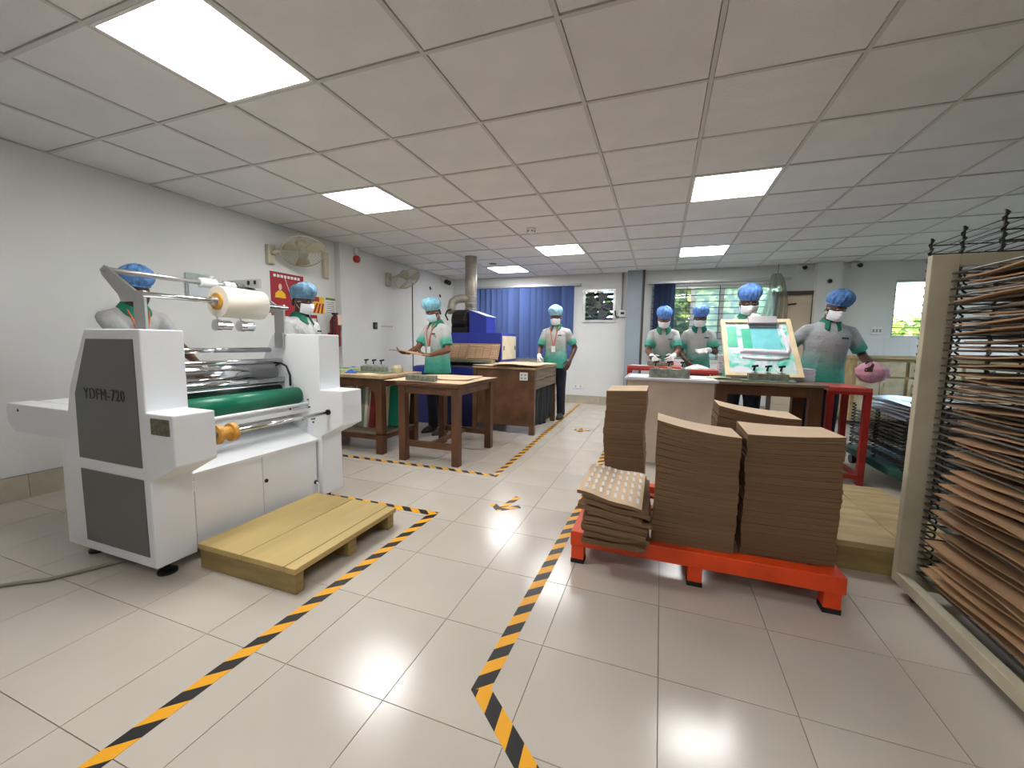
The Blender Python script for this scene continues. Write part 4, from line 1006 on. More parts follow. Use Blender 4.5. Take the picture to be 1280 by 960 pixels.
# ------------------------------------------------------------------ low drying cart
ct = thing('drying_cart', 'low green based drying cart with wire trays holding silver sheets', 'cart', (2.1, 4.3, 0))
CX0, CX1, CY0, CY1 = 1.70, 2.45, 3.78, 4.80
MB().prism([(CX0,CY0+.12),(CX0+.12,CY0),(CX1,CY0),(CX1,CY1),(CX0,CY1)], 'z', .12, .175).build('base_frame', TEALF, ct, bevel=.004)
for (x, y) in ((CX0+.14,CY0+.07), (CX1-.08,CY0+.07), (CX0+.08,CY1-.08), (CX1-.08,CY1-.08)):
    w_ = MB().cyl((x-.018,y,.045), (x+.018,y,.045), .045, n=16).build('caster', BLACK, ct); B(x-.03, x+.03, y-.02, y+.02, .085, .12).build('caster_fork', STEEL, w_)
mt_ = MB().tube([(0,0,0),(.62,0,0),(.62,.9,0),(0,.9,0)], .004, 5, closed=True)
for k in range(1, 12): mt_.tube([(0,.9*k/12,0),(.62,.9*k/12,0)], .0025, 4)
for k in range(1, 5): mt_.tube([(.62*k/5,0,0),(.62*k/5,.9,0)], .0025, 4)
mt_ = mt_.data('wire_tray', centre=False)[0]; mt_.materials.append(WIRE)
for k in range(11): share('wire_tray', mt_, (CX0+.06, CY0+.05, .215+k*.03), ct)
for (x, y) in ((CX0+.06,CY0+.05), (CX0+.06,CY0+.5), (CX0+.06,CY0+.95), (CX0+.68,CY0+.05), (CX0+.68,CY0+.95)):
    pts = [(x+.014*math.cos(q*1.571), y+.014*math.sin(q*1.571), .175+q*.0075) for q in range(56)]
    MB().tube(pts, .006, 4).build('spring_column', DWIRE, ct)
for z in (.23, .30): MB().box(CX0+.045, CX0+.06, CY0+.05, CY0+.95, z, z+.025).box(CX0+.05, CX0+.68, CY0+.035, CY0+.05, z, z+.025).build('side_rail', DWIRE, ct)
for k in range(5): sheet(None, CX0+.08+.01*k, CX0+.66+.012*k, CY0+.08, CY0+.92, .552+k*.026, SILVER, .011, .003, 'silver_sheet', seed=k, rot=.02*(k-2))
for k, o in enumerate([o for o in bpy.data.objects if o.name.startswith('silver_sheet')]): tag(o, 'silver printed sheet piled on top of the low drying cart', 'sheet', 'silver sheets on the low cart')
tag(MB().grid(lambda u, v: (1.62+.05*math.cos(u*6.28)*(1-v), 3.97+.04*math.sin(u*6.28)*(1-v), .0+.0*v), 3, 2).build('tmp', BLACK), 'x y z w', 'x') if False else None

# ------------------------------------------------------------------ red tables
def red_table(label, x0, x1, y0, y1, h, foot=True, leg=.045):
    t = thing('red_table', label, 'table', ((x0+x1)/2, (y0+y1)/2, 0))
    B(x0, x1, y0, y1, h-.03, h).build('table_top', mat('red_top', rgb(196,78,72), .35, var=.12), t, bevel=.003)
    B(x0, x1, y0, y0+.03, h-.055, h-.03).build('rail', RED, t); B(x0, x1, y1-.03, y1, h-.055, h-.03).build('rail', RED, t)
    for (x, y) in ((x0,y0), (x1-leg,y0), (x0,y1-leg), (x1-leg,y1-leg)): B(x, x+leg, y, y+leg, 0, h-.055).build('leg', RED, t, bevel=.003)
    if foot:
        for x in (x0, x1-leg): B(x+.004, x+leg-.004, y0+leg, y1-leg, .05, .085).build('foot_rail', RED, t)
        B(x0+leg, x1-leg, y0+.004, y0+leg-.004, .05, .085).build('foot_rail', RED, t)
    return t
red_table('red steel table with bare legs beside the low drying cart', 1.285, 1.575, 3.94, 4.40, .79)
red_table('red steel table with a jig in front of the worker by the navy blind', -.40, .26, 5.42, 5.78, .835)
red_table('lower red steel table with white cloth in front of the barred window', .28, .66, 5.42, 5.78, .81)
jig('grey jig block with white pads on the red table by the navy blind', -.16, .12, 5.55, 5.62, .838, .055, 3)
sheet('white paper sheet lying on the red table by the navy blind', -.36, -.14, 5.45, 5.66, .837, PAPERW, .003, .002, 'white_sheet', seed=4)
rag('crumpled white cloth on the lower red table', (.42,5.6,.812), .14, .05, PAPERW, 8)
pk = thing('paper_pack', 'white pack with red ends on the red table beside the jig', 'pack', (.18,5.68,.836))
B(.14,.25,5.62,5.76,.836,.92).build('pack_body', PAPERW, pk, bevel=.006); B(.138,.16,5.618,5.762,.85,.9).build('pack_end', RED, pk)
# stack of white trays beyond the table
ws = thing('tray_stack', 'stack of thin white trays standing behind the printing screen', 'stack', (.76,5.55,0))
B(.66,.86,5.42,5.62,0,.78).build('stand', WOODG, ws)
for k in range(8): B(.665,.855,5.425,5.615,.785+k*.028,.805+k*.028).build('tray', mat('white_tray', rgb(206,196,196), .5, rnd=.06), ws)
# ------------------------------------------------------------------ printing table
pt = thing('printing_table', 'long printing table with white board front and dark timber frame', 'table', (.47, 4.1, 0))
TZ = .812
B(-.30, .47, 3.80, 4.36, TZ-.022, TZ).build('table_top', mat('white_laminate', rgb(206,204,212), .25, var=.05), pt, bevel=.003)
B(.472, 1.245, 3.80, 4.36, TZ-.024, TZ-.002).build('table_top', WOODG, pt, bevel=.003)
B(-.275, .445, 3.835, 3.855, .04, TZ-.022).build('front_board', mat('whitewashed_board', rgb(196,180,164), .6, var=.08, vscale=5), pt)
B(-.275, -.255, 3.855, 4.33, .04, TZ-.022).build('side_board', mat('whitewashed_board', rgb(196,180,164), .6), pt)
for (x, y) in ((.455,3.83), (1.13,3.83), (.455,4.27), (1.13,4.27)): B(x, x+.09, y, y+.07, 0, TZ-.024).build('leg', WOODD, pt, bevel=.003)
B(.545, 1.13, 3.84, 3.87, TZ-.11, TZ-.024).build('apron', WOODD, pt); B(.545, 1.13, 4.29, 4.32, TZ-.11, TZ-.024).build('apron', WOODD, pt)
B(.545, 1.13, 3.85, 3.885, .16, .21).build('stretcher', WOODD, pt)
sheet('white printed sheet lying on the white end of the printing table', -.27, -.10, 3.85, 4.2, TZ+.001, PAPERW, .001, .002, 'white_sheet', seed=5)
sheet('white sheet beside the jig block on the printing table', .27, .45, 3.86, 4.22, TZ+.001, PAPERW, .001, .002, 'white_sheet', seed=6)
jig('long dirty jig block on the white end of the printing table', -.09, .25, 3.90, 4.0, TZ, .08, 3)
sheet('green stained cloth lying on the printing table beside the raised screen', .40, .60, 4.02, 4.25, TZ+.004, mat('green_cloth', rgb(172,182,150), .8, var=.2), .004, .003, 'cloth_sheet', 'cloth', seed=2)
# raised screen
SB0, SB1 = V((.545,4.02,.845)), V((1.135,4.02,.845)); ST0, ST1 = V((.51,4.30,1.345)), V((1.065,4.30,1.345))
scn = thing('printing_screen', 'pale wood framed printing screen tilted up, smeared with green and white ink', 'screen', (.83,4.03,.83))
E_x = V((1,0,0)); dirz = (V((0,4.30,1.345))-V((0,4.02,.845))).normalized(); nrm_ = V((0,-dirz.z,dirz.y))
def SP(u, v, off=0):
    a = SB0.lerp(SB1, u); b = ST0.lerp(ST1, u); return a.lerp(b, v)+nrm_*off
def sbar(u0, u1, v0, v1, t0, t1, m, name, parent):
    mb = MB(); vs = [SP(u, v, o_) for o_ in (t0, t1) for (u, v) in ((u0,v0), (u1,v0), (u1,v1), (u0,v1))]
    mb.add(vs, [(0,3,2,1),(4,5,6,7),(0,1,5,4),(1,2,6,5),(2,3,7,6),(3,0,4,7)]); return mb.build(name, m, parent)
for a in ((0,1,0,.055), (0,1,.945,1), (0,.065,.055,.945), (.935,1,.055,.945)): sbar(*a, -.02, .02, SCREENW, 'frame_bar', scn)
mesh_ = sbar(.065, .935, .055, .945, -.004, 0, INK, 'mesh', scn)
sbar(.08, .22, .50, .88, 0, .0012, INKG, 'ink_patch', mesh_); sbar(.29, .48, .46, .84, 0, .0010, INKG, 'ink_patch', mesh_)
sbar(.42, .80, .48, .86, 0, .0016, INKC, 'print_field', mesh_)
mb = MB().tube([SP(u, v, .004) for u, v in ((.24,.42),(.30,.44),(.5,.43),(.7,.42),(.86,.40),(.90,.48),(.88,.65),(.85,.82))], [.012,.020,.022,.022,.022,.018,.014,.010], 8); mb.build('ink_bead', INKW, mesh_, smooth=True)
mb = MB().tube([SP(u, v, .003) for u, v in ((.26,.33),(.45,.31),(.7,.30),(.88,.34))], [.008,.014,.014,.008], 8); mb.build('ink_bead', INKW, mesh_, smooth=True)
sq = thing('squeegee', 'grey squeegee held at the top of the raised printing screen', 'squeegee', tuple(SP(.62,.9)))
sbar(.40, .80, .90, 1.02, .012, .05, mat('grey_aluminium', rgb(176,172,178), .35, .3), 'handle', sq); sbar(.41, .79, .86, .90, .006, .018, mat('grey_blade', rgb(150,148,152), .5), 'blade', sq)
jig('clamp jig with three black wing screws holding the raised printing screen', .705, 1.0, 3.90, 3.97, TZ+.012, .055, 3, True)
tag(MB().lathe((1.02,4.31,1.30), (0,-1,.2), [(0,.01),(.03,.012),(.035,.006)], 10).build('small_bolt', BLACK), 'small black bolt head on the raised screen frame side', 'bolt') if False else None
# paper pile beside it
pp = thing('paper_pile', 'small pile of white sheets on the end of the printing table', 'paper stack', (1.16,4.2,TZ))
for k in range(9): B(1.09+random.uniform(-.004,.004), 1.235+random.uniform(-.004,.004), 4.1, 4.34, TZ+k*.012, TZ+k*.012+.0112).build('paper_bundle', mat('bluish_paper', rgb(196,198,214), .6, rnd=.08), pp)
# counter cabinet
CABM = mat('worn_cream_paint', rgb(190, 174, 140), .6, var=.18, vscale=7)
ck = thing('kitchen_cabinet', 'pale worn wooden counter cabinet under the small barred window', 'cabinet', (3.2, 7.1, 0))
B(2.50, 4.3, 6.92, 7.48, .96, 1.0).build('worktop', WOODR, ck, bevel=.004)
B(2.54, 4.28, 6.98, 7.46, .08, .96).build('body', WOODR, ck)
for k in range(3):
    x0 = 2.56+k*.57
    dw = B(x0+.02, x0+.55, 6.955, 6.98, .72, .92).build('drawer', CABM, ck, bevel=.005); MB().lathe((x0+.285,6.955,.82), (0,-1,0), [(0,.012),(.012,.012),(.02,.02),(.028,.015)], 12).build('knob', BAR, dw)
    for s in range(2):
        dr = B(x0+.02+s*.268, x0+.282+s*.268, 6.955, 6.98, .12, .69).build('cabinet_door', CABM, ck, bevel=.005)
        B(x0+.06+s*.268, x0+.242+s*.268, 6.945, 6.956, .18, .63).build('raised_panel', CABM, dr, bevel=.004)

# ------------------------------------------------------------------ people
def remeshed(mb, name, voxel, smooth=3, fac=.5):
    me = bpy.data.meshes.new(name); me.from_pydata([tuple(p) for p in mb.v], [], mb.f); me.update()
    o = bpy.data.objects.new('tmp', me); col.objects.link(o)
    md = o.modifiers.new('r', 'REMESH'); md.mode = 'VOXEL'; md.voxel_size = voxel; md.adaptivity = 0
    if smooth: ms = o.modifiers.new('s', 'SMOOTH'); ms.factor = fac; ms.iterations = smooth
    dg = bpy.context.evaluated_depsgraph_get(); dg.update()
    out = bpy.data.meshes.new_from_object(o.evaluated_get(dg)); bpy.data.objects.remove(o); bpy.data.meshes.remove(me)
    out.name = name; out.polygons.foreach_set('use_smooth', [True]*len(out.polygons)); return out
def limb(mb, pts, rs, n=14):
    # tapered tube with rounded ends
    pts = [V(p) for p in pts]; d0 = (pts[0]-pts[1]).normalized(); d1 = (pts[-1]-pts[-2]).normalized()
    P = [pts[0]+d0*rs[0]*.95, pts[0]+d0*rs[0]*.6]+pts+[pts[-1]+d1*rs[-1]*.6, pts[-1]+d1*rs[-1]*.95]
    Rr = [rs[0]*.3, rs[0]*.8]+list(rs)+[rs[-1]*.8, rs[-1]*.3]
    mb.tube(P, Rr, n)
def shirt_material():
    m = bpy.data.materials.new('shirt_gradient'); m.use_nodes = True; nt = m.node_tree; b = nt.nodes['Principled BSDF']
    a = nt.nodes.new('ShaderNodeAttribute'); a.attribute_name = 'dye'
    tc = nt.nodes.new('ShaderNodeTexCoord'); n = nt.nodes.new('ShaderNodeTexNoise'); n.inputs['Scale'].default_value = 9; n.inputs['Detail'].default_value = 3
    nt.links.new(tc.outputs['Object'], n.inputs['Vector'])
    bp = nt.nodes.new('ShaderNodeBump'); bp.inputs['Strength'].default_value = .9; bp.inputs['Distance'].default_value = .03
    nt.links.new(n.outputs[0], bp.inputs['Height']); nt.links.new(bp.outputs[0], b.inputs['Normal'])
    nt.links.new(a.outputs['Color'], b.inputs['Base Color']); b.inputs['Roughness'].default_value = .75
    return m
SHIRT = shirt_material()
CAPS = {}
def cap_mat(c):
    if c not in CAPS: CAPS[c] = mat('cap_%d_%d_%d' % c, rgb(*c), .7, var=.34, vscale=26, bump=.8, bscale=34, vlo=.3, vhi=.7)  # strong tone variation puts the cap's pale sheen into its colour
    return CAPS[c]
def hand(mb, wr, d, n, side, curl, scale=1.0, spread=.12):
    # d: pointing direction, n: palm normal, side: +1/-1 thumb side along d x n
    d = V(d).normalized(); n = V(n); n = (n-d*n.dot(d)).normalized(); s = d.cross(n).normalized()*side; wr = V(wr); k = scale
    for q in (-1, -.33, .33, 1):
        limb(mb, [wr+s*q*.016*k, wr+d*.045*k+s*q*.026*k, wr+d*.088*k+s*q*.030*k], [.015*k, .0165*k, .0135*k], 8)
    lens = {1:.070, .33:.080, -.33:.075, -1:.058}
    for q, L in lens.items():
        p = wr+d*.09*k+s*q*.031*k; a = 0; pts = [p-d*.01]; dd = (d+s*q*spread).normalized()
        for f in (.42, .32, .26):
            a += curl; v = dd*math.cos(a)+n*math.sin(a); p = p+v*L*f*1.25*k; pts.append(p)
        limb(mb, pts, [.0105*k, .0098*k, .009*k, .0078*k], 8)
    t0 = wr+d*.03*k+s*.028*k; t1 = t0+(d*.6+s*.75+n*.25).normalized()*.036*k; t2 = t1+(d*.8+s*.3+n*.45*(1+curl)).normalized()*.032*k; t3 = t2+(d*.85+n*.5*(1+curl)).normalized()*.024*k
    limb(mb, [t0, t1, t2, t3], [.014*k, .0125*k, .011*k, .0088*k], 8)
def smooth01(x): x = max(0, min(1, x)); return x*x*(3-2*x)
def person(label, loc, face, H, lean=0, head=(0,0,0), LT=None, RT=None, capc=(110,160,205), maskm=MASKW, gloves=(0,0), skin=SKIN, lanyard=False,
           sl=(.44,.45,.45), sg=(.05,.34,.255), curl=(.35,.35), hd=(None,None), side=0.0, voxel=.0075, poles=(None,None), logo=True, build=1.0):
    t = thing('person', label, 'person', loc); t.rotation_euler = (0,0,0)
    th = math.atan2(face[0], -face[1]); RM = Matrix.Rotation(th, 3, 'Z'); loc = V(loc); k = H/1.70
    LM = Matrix.Rotation(-lean, 3, 'X') if False else Matrix.Rotation(lean, 3, 'X')
    piv = V((0,0,.92*k))
    SM = Matrix.Rotation(side, 3, 'Y')
    def Tb(p):          # bend of the upper body, then world
        q = V(p)-piv; w = smooth01((q.z/k+.05)/.18); q2 = SM@(LM@q); q = q.lerp(q2, w)
        return loc+RM@(q+piv)
    def G(p): return loc+RM@V(p)
    hp = V((0,.015*k,1.47*k)); HM = Matrix.Rotation(head[2],3,'Z')@Matrix.Rotation(head[1],3,'Y')@Matrix.Rotation(head[0],3,'X')
    def Th(p):          # head frame
        q = HM@(V(p)*k-hp); base = Tb(hp)
        q = LM@q if abs(lean) < 2 else q
        return base+RM@(SM@q)
    bd = MB(); sh = MB(); tr = MB()
    tors = [(.84,.155,.105,0),(.90,.165,.115,0),(.97,.165,.115,0),(1.05,.150,.102,0),(1.15,.150,.100,0),(1.25,.163,.106,0),(1.32,.155,.098,.004),(1.37,.125,.078,.01),(1.41,.085,.062,.014),(1.445,.062,.056,.016),(1.47,.057,.056,.014),(1.53,.053,.055,.008)]
    def torso(mb, rings, add, f):
        n = 26; vs = []
        for (z, w, d, yo) in rings:
            for q in range(n):
                a = 2*math.pi*q/n; cs, sn = math.cos(a), math.sin(a)
                vs.append(f((( (w+add)*abs(cs)**.85*(1 if cs >= 0 else -1))*k*build, (yo+(d+add)*abs(sn)**.9*(1 if sn >= 0 else -1))*k*build, z*k)))
        m = len(rings); fs = []
        for i in range(m-1): fs += [(i*n+q, i*n+(q+1)%n, (i+1)*n+(q+1)%n, (i+1)*n+q) for q in range(n)]
        fs += [tuple(range(n))[::-1], tuple(range((m-1)*n, m*n))]; mb.add(vs, fs)
    torso(bd, tors, 0, Tb)
    shr = [(.79,.186,.138,0),(.86,.182,.134,0),(.97,.172,.124,0),(1.05,.162,.116,0),(1.15,.162,.114,0),(1.25,.170,.116,0),(1.32,.172,.112,.004),(1.37,.152,.095,.01),(1.412,.108,.077,.014),(1.445,.08,.066,.016)]
    torso(sh, shr, .008, Tb)
    # arms by two-bone IK
    sho = {1: Tb((.168*k*build,.012*k,1.350*k)), -1: Tb((-.168*k*build,.012*k,1.350*k))}
    la, lb = .275*k, .245*k
    arms = {}
    for s, tgt in ((1, LT), (-1, RT)):
        S = sho[s]
        W_ = V(tgt) if tgt is not None else G((s*.25*k,-.05*k,.84*k))
        D = W_-S; dist = min(D.length, (la+lb)*.995); D.normalize(); W_ = S+D*dist
        a = (la*la-lb*lb+dist*dist)/(2*dist); hgt = math.sqrt(max(0, la*la-a*a))
        pole = RM@V((s*.55,.55,-.65)) if poles[0 if s == 1 else 1] is None else V(poles[0 if s == 1 else 1])
        pole = (pole-D*pole.dot(D)).normalized(); Eb = S+D*a+pole*hgt
        arms[s] = (S, Eb, W_)
        inn = Tb((s*.10*k,.012*k,1.362*k))
        limb(bd, [Tb((s*.11*k,.012*k,1.335*k)), S, S.lerp(Eb,.5), Eb], [.045*k,.046*k,.044*k,.038*k]); limb(bd, [Eb, Eb.lerp(W_,.35), W_], [.039*k,.039*k,.027*k])
        e2 = S.lerp(Eb, .78)
        limb(sh, [inn, S, S.lerp(Eb,.4)], [.066*k,.066*k,.064*k]); sh.tube([S, S.lerp(Eb,.4), e2], [.064*k,.066*k,.068*k], 16)
    # legs
    for s in (1, -1):
        hip = G((s*.088*k,0,.89*k)); kn = G((s*.098*k,-.012*k,.48*k)); an = G((s*.102*k,.015*k,.085*k))
        limb(bd, [hip, hip.lerp(kn,.5), kn, kn.lerp(an,.35), an], [.088*k,.076*k,.054*k,.054*k,.036*k])
        limb(bd, [an, G((s*.106*k,-.06*k,.045*k)), G((s*.112*k,-.13*k,.03*k))], [.036*k,.035*k,.024*k])
        tr.tube([hip-V((0,0,.05)), hip.lerp(kn,.5), kn, kn.lerp(an,.5), an-V((0,0,.035))], [.090*k,.088*k,.074*k,.068*k,.066*k], 16)
    torso(tr, [(.80,.165,.118,0),(.86,.162,.115,0),(.96,.150,.104,0)], .0, lambda p: Tb(p))
    # head
    for c, r in (((0,.012,1.605),(.074,.094,.098)), ((0,-.022,1.560),(.063,.072,.085)), ((0,-.052,1.508),(.040,.036,.032)), ((.079,.012,1.572),(.010,.020,.032)), ((-.079,.012,1.572),(.010,.020,.032)), ((0,-.070,1.612),(.050,.022,.014))):
        e = MB().ell(c, r, 18, 12); bd.add([Th(p) for p in e.v], e.f)
    limb(bd, [Th((0,-.088,1.605)), Th((0,-.104,1.570)), Th((0,-.100,1.556))], [.010*k,.014*k,.015*k], 8)
    limb(bd, [Tb((0,.014*k,1.44*k)), Th((0,.01,1.53))], [.056*k,.054*k])
    # hands
    for q, s in enumerate((1, -1)):
        S, Eb, W_ = arms[s]; dr = (W_-Eb).normalized()
        if hd[q]: d_, n_ = V(hd[q][0]), V(hd[q][1])
        else: d_ = dr; n_ = RM@V((-s*.8,.35,-.3))
        tgtm = MB() if gloves[q] else bd
        hand(tgtm, W_, d_, n_, 1 if (d_.cross(n_)).dot(RM@V((0,-1,.4))) > 0 else -1, curl[q], k*1.0)
        if gloves[q]:
            limb(tgtm, [W_-dr*.05, W_, W_+d_.normalized()*.02], [.036*k,.031*k,.028*k], 12)
            gm_ = remeshed(tgtm, 'glove', .0042, 2); addpart(gm_, 'glove', GLOVE, t)
    bm_ = remeshed(bd, 'body', voxel, 3); body = addpart(bm_, 'body', skin, t)
    sm_ = remeshed(sh, 'shirt', .010, 5)
    ca = sm_.color_attributes.new('dye', 'FLOAT_COLOR', 'POINT'); vals = []
    zax = (RM@(SM@(LM@V((0,0,1))))).normalized(); org = loc+V((0,0,.92*k))
    for v in sm_.vertices:
        p = V(v.co); h = (p-org).dot(zax)/k+.92; lx = (RM.transposed()@(p-loc)).x
        g = smooth01((1.26-h)/.36); best = None
        for s in (1, -1):
            S, Eb, W_ = arms[s]; ax = Eb-S; tt = (p-S).dot(ax)/ax.dot(ax); dd = (p-S-ax*max(0, min(1, tt))).length
            if dd < .095*k and tt > .12 and h > .95: best = (tt if best is None else max(best, tt))
        if best is not None: g = smooth01((best-.22)/.42)
        vals += [sl[i]*(1-g)+sg[i]*g for i in range(3)]+[1.0]
    ca.data.foreach_set('color', vals)
    shirt = addpart(sm_, 'shirt', SHIRT, t)
    addpart(remeshed(tr, 'trousers', .0125, 4), 'trousers', TROUS, t)
    # collar
    def colr(u, v):
        a = -math.pi/2+.30+(2*math.pi-.60)*u; fr_ = max(0, -math.sin(a))
        r0 = .063+.030*v+.022*fr_**2*v; z = 1.480-.052*v-.052*fr_**2*v-.020*fr_
        return tuple(Tb((r0*math.cos(a)*k*1.05, (.012+r0*math.sin(a)*1.12)*k, z*k)))
    MBp(MB().grid(colr, 40, 6), 'collar', COLLAR, shirt, True, .004)
    if logo:
        for q in range(3):
            x = .075+q*.019; MBp(MB().obox(Tb((x*k,-.128*k*build,1.305*k)), (RM@V((.0075,.0015,0))), (RM@V((0,.004,0))), V((0,0,.008))), 'chest_mark', BAR, shirt)
    if lanyard:
        pts = [Tb((s_*.055*k, y_*k*build, z_*k)) for s_, y_, z_ in ((-1.15,.0,1.447),(-1.15,-.065,1.42),(-.95,-.112,1.37),(-.55,-.134,1.26),(-.15,-.137,1.17),(0,-.137,1.145),(.15,-.137,1.17),(.55,-.134,1.26),(.95,-.112,1.37),(1.15,-.065,1.42),(1.15,.0,1.447))]
        ly = MBp(MB().tube(pts, .0055, 6), 'lanyard', LANY, t, True)
        MBp(MB().obox(Tb((0,-.139*k*build,1.095*k)), RM@V((.028,0,0)), RM@V((0,.002,0)), V((0,0,.042))), 'badge', PLATE, ly)
    # cap
    rd = random.Random(int(abs(loc.x)*1000)); ph = [rd.uniform(0,6) for _ in range(6)]
    prof = [(.083,-.026),(.093,-.022),(.090,-.012),(.104,.010),(.113,.040),(.113,.068),(.104,.096),(.086,.120),(.060,.138),(.030,.147),(.004,.149)]
    prof = [(a_, b_*.93) for a_, b_ in prof]
    def cpf(u, v):
        x = v*(len(prof)-1); i = min(int(x), len(prof)-2); f = x-i; r = prof[i][0]*(1-f)+prof[i+1][0]*f; z = prof[i][1]*(1-f)+prof[i+1][1]*f
        a = 2*math.pi*u; wv = (1-abs(v-.35)) ; r *= 1+.03*math.sin(3*a+ph[0]+2*v)*wv+.028*math.sin(9*a+ph[1]+6*v)+.022*math.sin(17*a+ph[2]-9*v)+.016*math.sin(31*a+ph[4]+7*v)*(1-v)+.014*math.sin(14*v+6*a+ph[5])
        z2 = z+.006*math.sin(4*a+ph[3])*v; yv = r*1.14*math.sin(a)
        return tuple(Th((r*.94*math.cos(a), .012+yv, 1.636+z2-.16*yv)))
    MBp(MB().grid(cpf, 110, 34, wrap=True), 'hair_net_cap', cap_mat(capc), t, True, .002)
    # mask with pleats
    def mk(u, v):
        a = (u-.5)*2.5; fr_ = math.exp(-((u-.5)/.17)**2); vv = v
        z = 1.484+.090*vv+.014*fr_*vv-.012*(1-abs(u-.5)*2)*(1-vv)*1.0; nar = 1-.12*(1-vv)**2-.03*vv
        r = .082+.025*fr_*(.15+.85*math.sin(math.pi*min(1, vv*.9)))+.0018*math.sin(vv*22)-.022*(1-vv)**3
        return tuple(Th((.084*math.sin(a)*nar, .002-r*math.cos(a)*1.08-(.012 if vv < .5 else .012*(1-(vv-.5)*.3)), z)))
    mo = MBp(MB().grid(mk, 21, 15), 'face_mask', maskm, t, True, .002)
    for s in (1, -1):
        for zz in (1.515, 1.59): MBp(MB().tube([Th((s*.076,-.035,zz)), Th((s*.083,-.005,(zz+1.575)/2)), Th((s*.086,.022,1.578))], .0018, 5), 'ear_loop', PLATE, mo)
        ey = MBp(MB().ell(Th((s*.031,-.0835,1.597)), (.0125*k,.0118*k,.0062*k), 12, 8), 'eye', EYEW, t, True)
        MBp(MB().ell(Th((s*.031,-.0925,1.596)), (.0058*k,.0050*k,.0052*k), 10, 6), 'iris', HAIR, ey, True)
        MBp(MB().tube([Th((s*.014,-.094,1.617)), Th((s*.032,-.090,1.622)), Th((s*.05,-.074,1.616))], [.0022*k,.0034*k,.002*k], 6), 'eyebrow', HAIR, t, True)
    def hrf(u, v): a = math.pi*(.08+.84*u); return tuple(Th((.0775*math.cos(a), .014+.098*math.sin(a), 1.535+.09*v)))
    MBp(MB().grid(hrf, 20, 5), 'hair', HAIR, t, True, .004)
    for s in (1, -1):
        so = MB(); n = 16; vs = []
        for (z, sx_, sy_, y0) in ((0,.048,.135,-.055),(.018,.050,.138,-.055),(.05,.044,.12,-.045),(.075,.038,.08,-.012),(.10,.036,.048,.012)):
            for q in range(n):
                a = 2*math.pi*q/n; vs.append(G(((s*.104+sx_*math.cos(a))*k, (y0+sy_*math.sin(a))*k, z*k)))
        fs = [(i*n+q, i*n+(q+1)%n, (i+1)*n+(q+1)%n, (i+1)*n+q) for i in range(4) for q in range(n)]+[tuple(range(n))[::-1], tuple(range(4*n,5*n))]
        so.add(vs, fs); MBp(so, 'shoe', SHOE, t, True)
    return t, arms, Th
def addpart(me, name, m, parent):
    c = sum((V(v.co) for v in me.vertices), V((0,0,0)))/max(1, len(me.vertices)); me.transform(Matrix.Translation(-c)); me.materials.clear(); me.materials.append(m)
    o = bpy.data.objects.new(name, me); col.objects.link(o); o.parent = parent; o.location = c-wloc(parent); return o
def MBp(mb, name, m, parent, smooth=False, solid=0): return mb.build(name, m, parent, smooth=smooth, solid=solid)

person('worker in grey shirt with orange lanyard standing behind the laminating machine, face behind its bracket', (-3.60,1.83,0), (.97,-.12), 1.565, .16, (.22,0,0),
       LT=(-3.16,1.98,.93), RT=(-3.16,1.72,.93), capc=(92,138,196), maskm=mat('dark_mask', rgb(70,58,54), .8), skin=SKIND, lanyard=True, sl=(.40,.40,.40), sg=(.33,.36,.36), logo=False,
       poles=((-.3,.1,-1), (-.3,-.1,-1)), build=.95)
person('worker seen from the side past the far end of the laminating machine', (-3.10,2.84,0), (.93,.12), 1.555, .05, (.15,0,0), capc=(96,134,160), maskm=MASKW, skin=SKIND, sg=(.16,.45,.36))
person('worker in green shirt reading a brown sheet behind the brown tables', (-2.53,4.30,0), (-.30,-.95), 1.57, .06, (.32,0,0), LT=(-2.45,4.0,.955), RT=(-2.74,4.0,.975),
       capc=(130,186,206), maskm=MASKB, lanyard=True, hd=(((-.8,-.35,.1),(0,-.3,1)), ((-.5,-.75,.02),(.3,0,1))), curl=(.5,.45))
person('worker in green shirt with orange lanyard standing behind the wooden bench by the blue blind', (-1.46,5.88,0), (-.05,-1), 1.60, .04, (.2,0,0), LT=(-1.235,5.82,.86), RT=(-1.655,5.66,.90),
       capc=(150,196,222), maskm=MASKW, lanyard=True, gloves=(0,1), skin=SKIND, curl=(.3,.4))
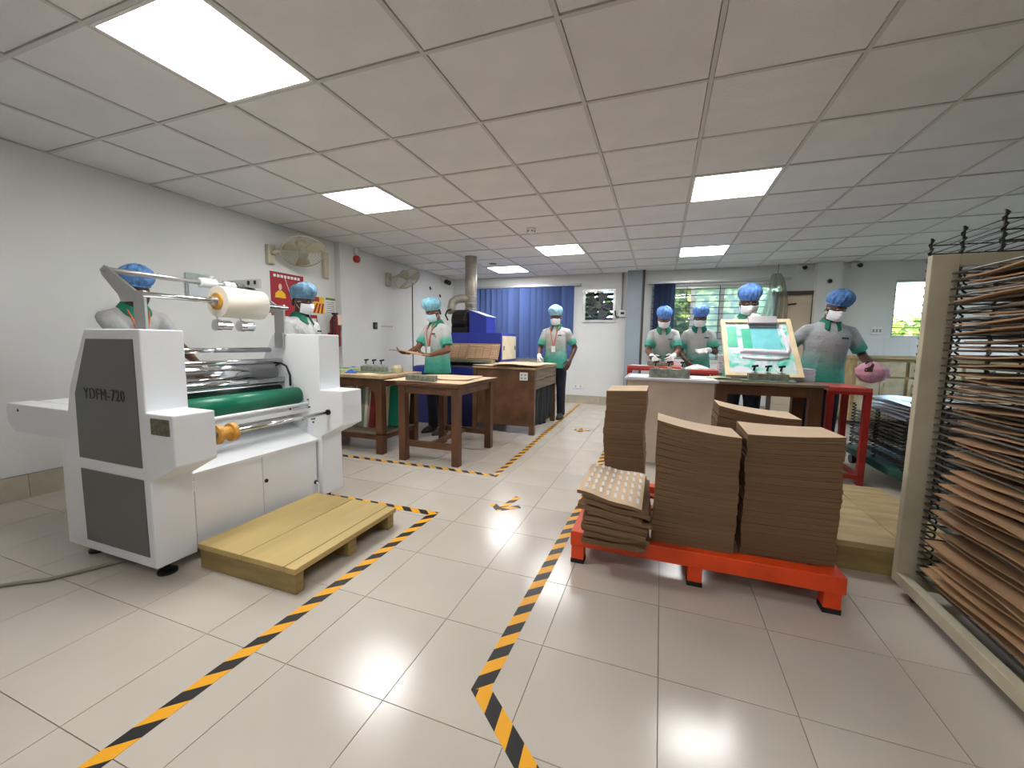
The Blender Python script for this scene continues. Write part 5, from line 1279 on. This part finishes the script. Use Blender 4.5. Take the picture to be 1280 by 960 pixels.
person('worker leaning over the jig on the red table by the navy blind', (0.02,6.08,0), (0,-1), 1.60, .28, (.25,0,0), LT=(.15,5.66,.96), RT=(-.10,5.68,.945), capc=(98,146,220), maskm=MASKW, gloves=(1,1), skin=SKIN, curl=(.4,.4), build=.9)
person('worker looking at a gloved hand in front of the barred window', (.465,6.05,0), (0,-1), 1.59, .08, (.3,0,0), LT=(.56,5.76,1.055), RT=(.32,5.88,.90), capc=(92,138,214), maskm=MASKW, gloves=(1,0), skin=SKIND,
       hd=(((-.9,-.4,-.25),(0,-.6,.6)), None), curl=(.2,.4), build=.9)
person('worker behind the raised printing screen with a gloved hand on its top edge', (.79,4.66,0), (-.02,-1), 1.655, .06, (.30,0,0), LT=(1.02,4.42,1.14), RT=(.81,4.40,1.40), capc=(96,142,220), maskm=MASKW, gloves=(0,1), skin=SKIND,
       hd=(None, ((.25,-.65,-.55),(0,.5,-.8))), curl=(.4,.55))
person('worker in grey and green shirt leaning sideways with a pink cloth behind the red table', (1.44,4.66,0), (.05,-1), 1.585, .14, (.22,.1,.12), LT=(1.74,4.44,.96), RT=(1.16,4.54,.93), capc=(74,116,172), maskm=MASKW,
       skin=SKIND, curl=(.6,.4), side=.05, build=1.08, sl=(.38,.39,.41))
# held things
def fn(u, v): return (-2.86+.40*u+.04*v, 3.80+.24*v-.08*u, 1.005-.02*v+.01*math.sin(u*4)-.03*u)
tag(MB().slab(fn, 8, 6, .006).build('brown_sheet', KRAFT), 'brown paper sheet held in the hands of the reading worker', 'paper')
def fn(u, v):
    a = 2*math.pi*u; b = -math.pi/2+math.pi*v; w = 1+.10*math.sin(3*a+1+4*v)+.07*math.sin(7*a+5*v)+.05*math.sin(11*v*3)
    return (1.725+.115*w*math.cos(b)*math.cos(a), 4.385+.062*w*math.cos(b)*math.sin(a), .895+.088*math.sin(b)*(1+.08*math.sin(5*a)))
tag(MB().grid(fn, 48, 20, wrap=True).build('pink_cloth', PINK, smooth=True), 'bundled pink cloth in the hand of the worker at the red table', 'cloth')
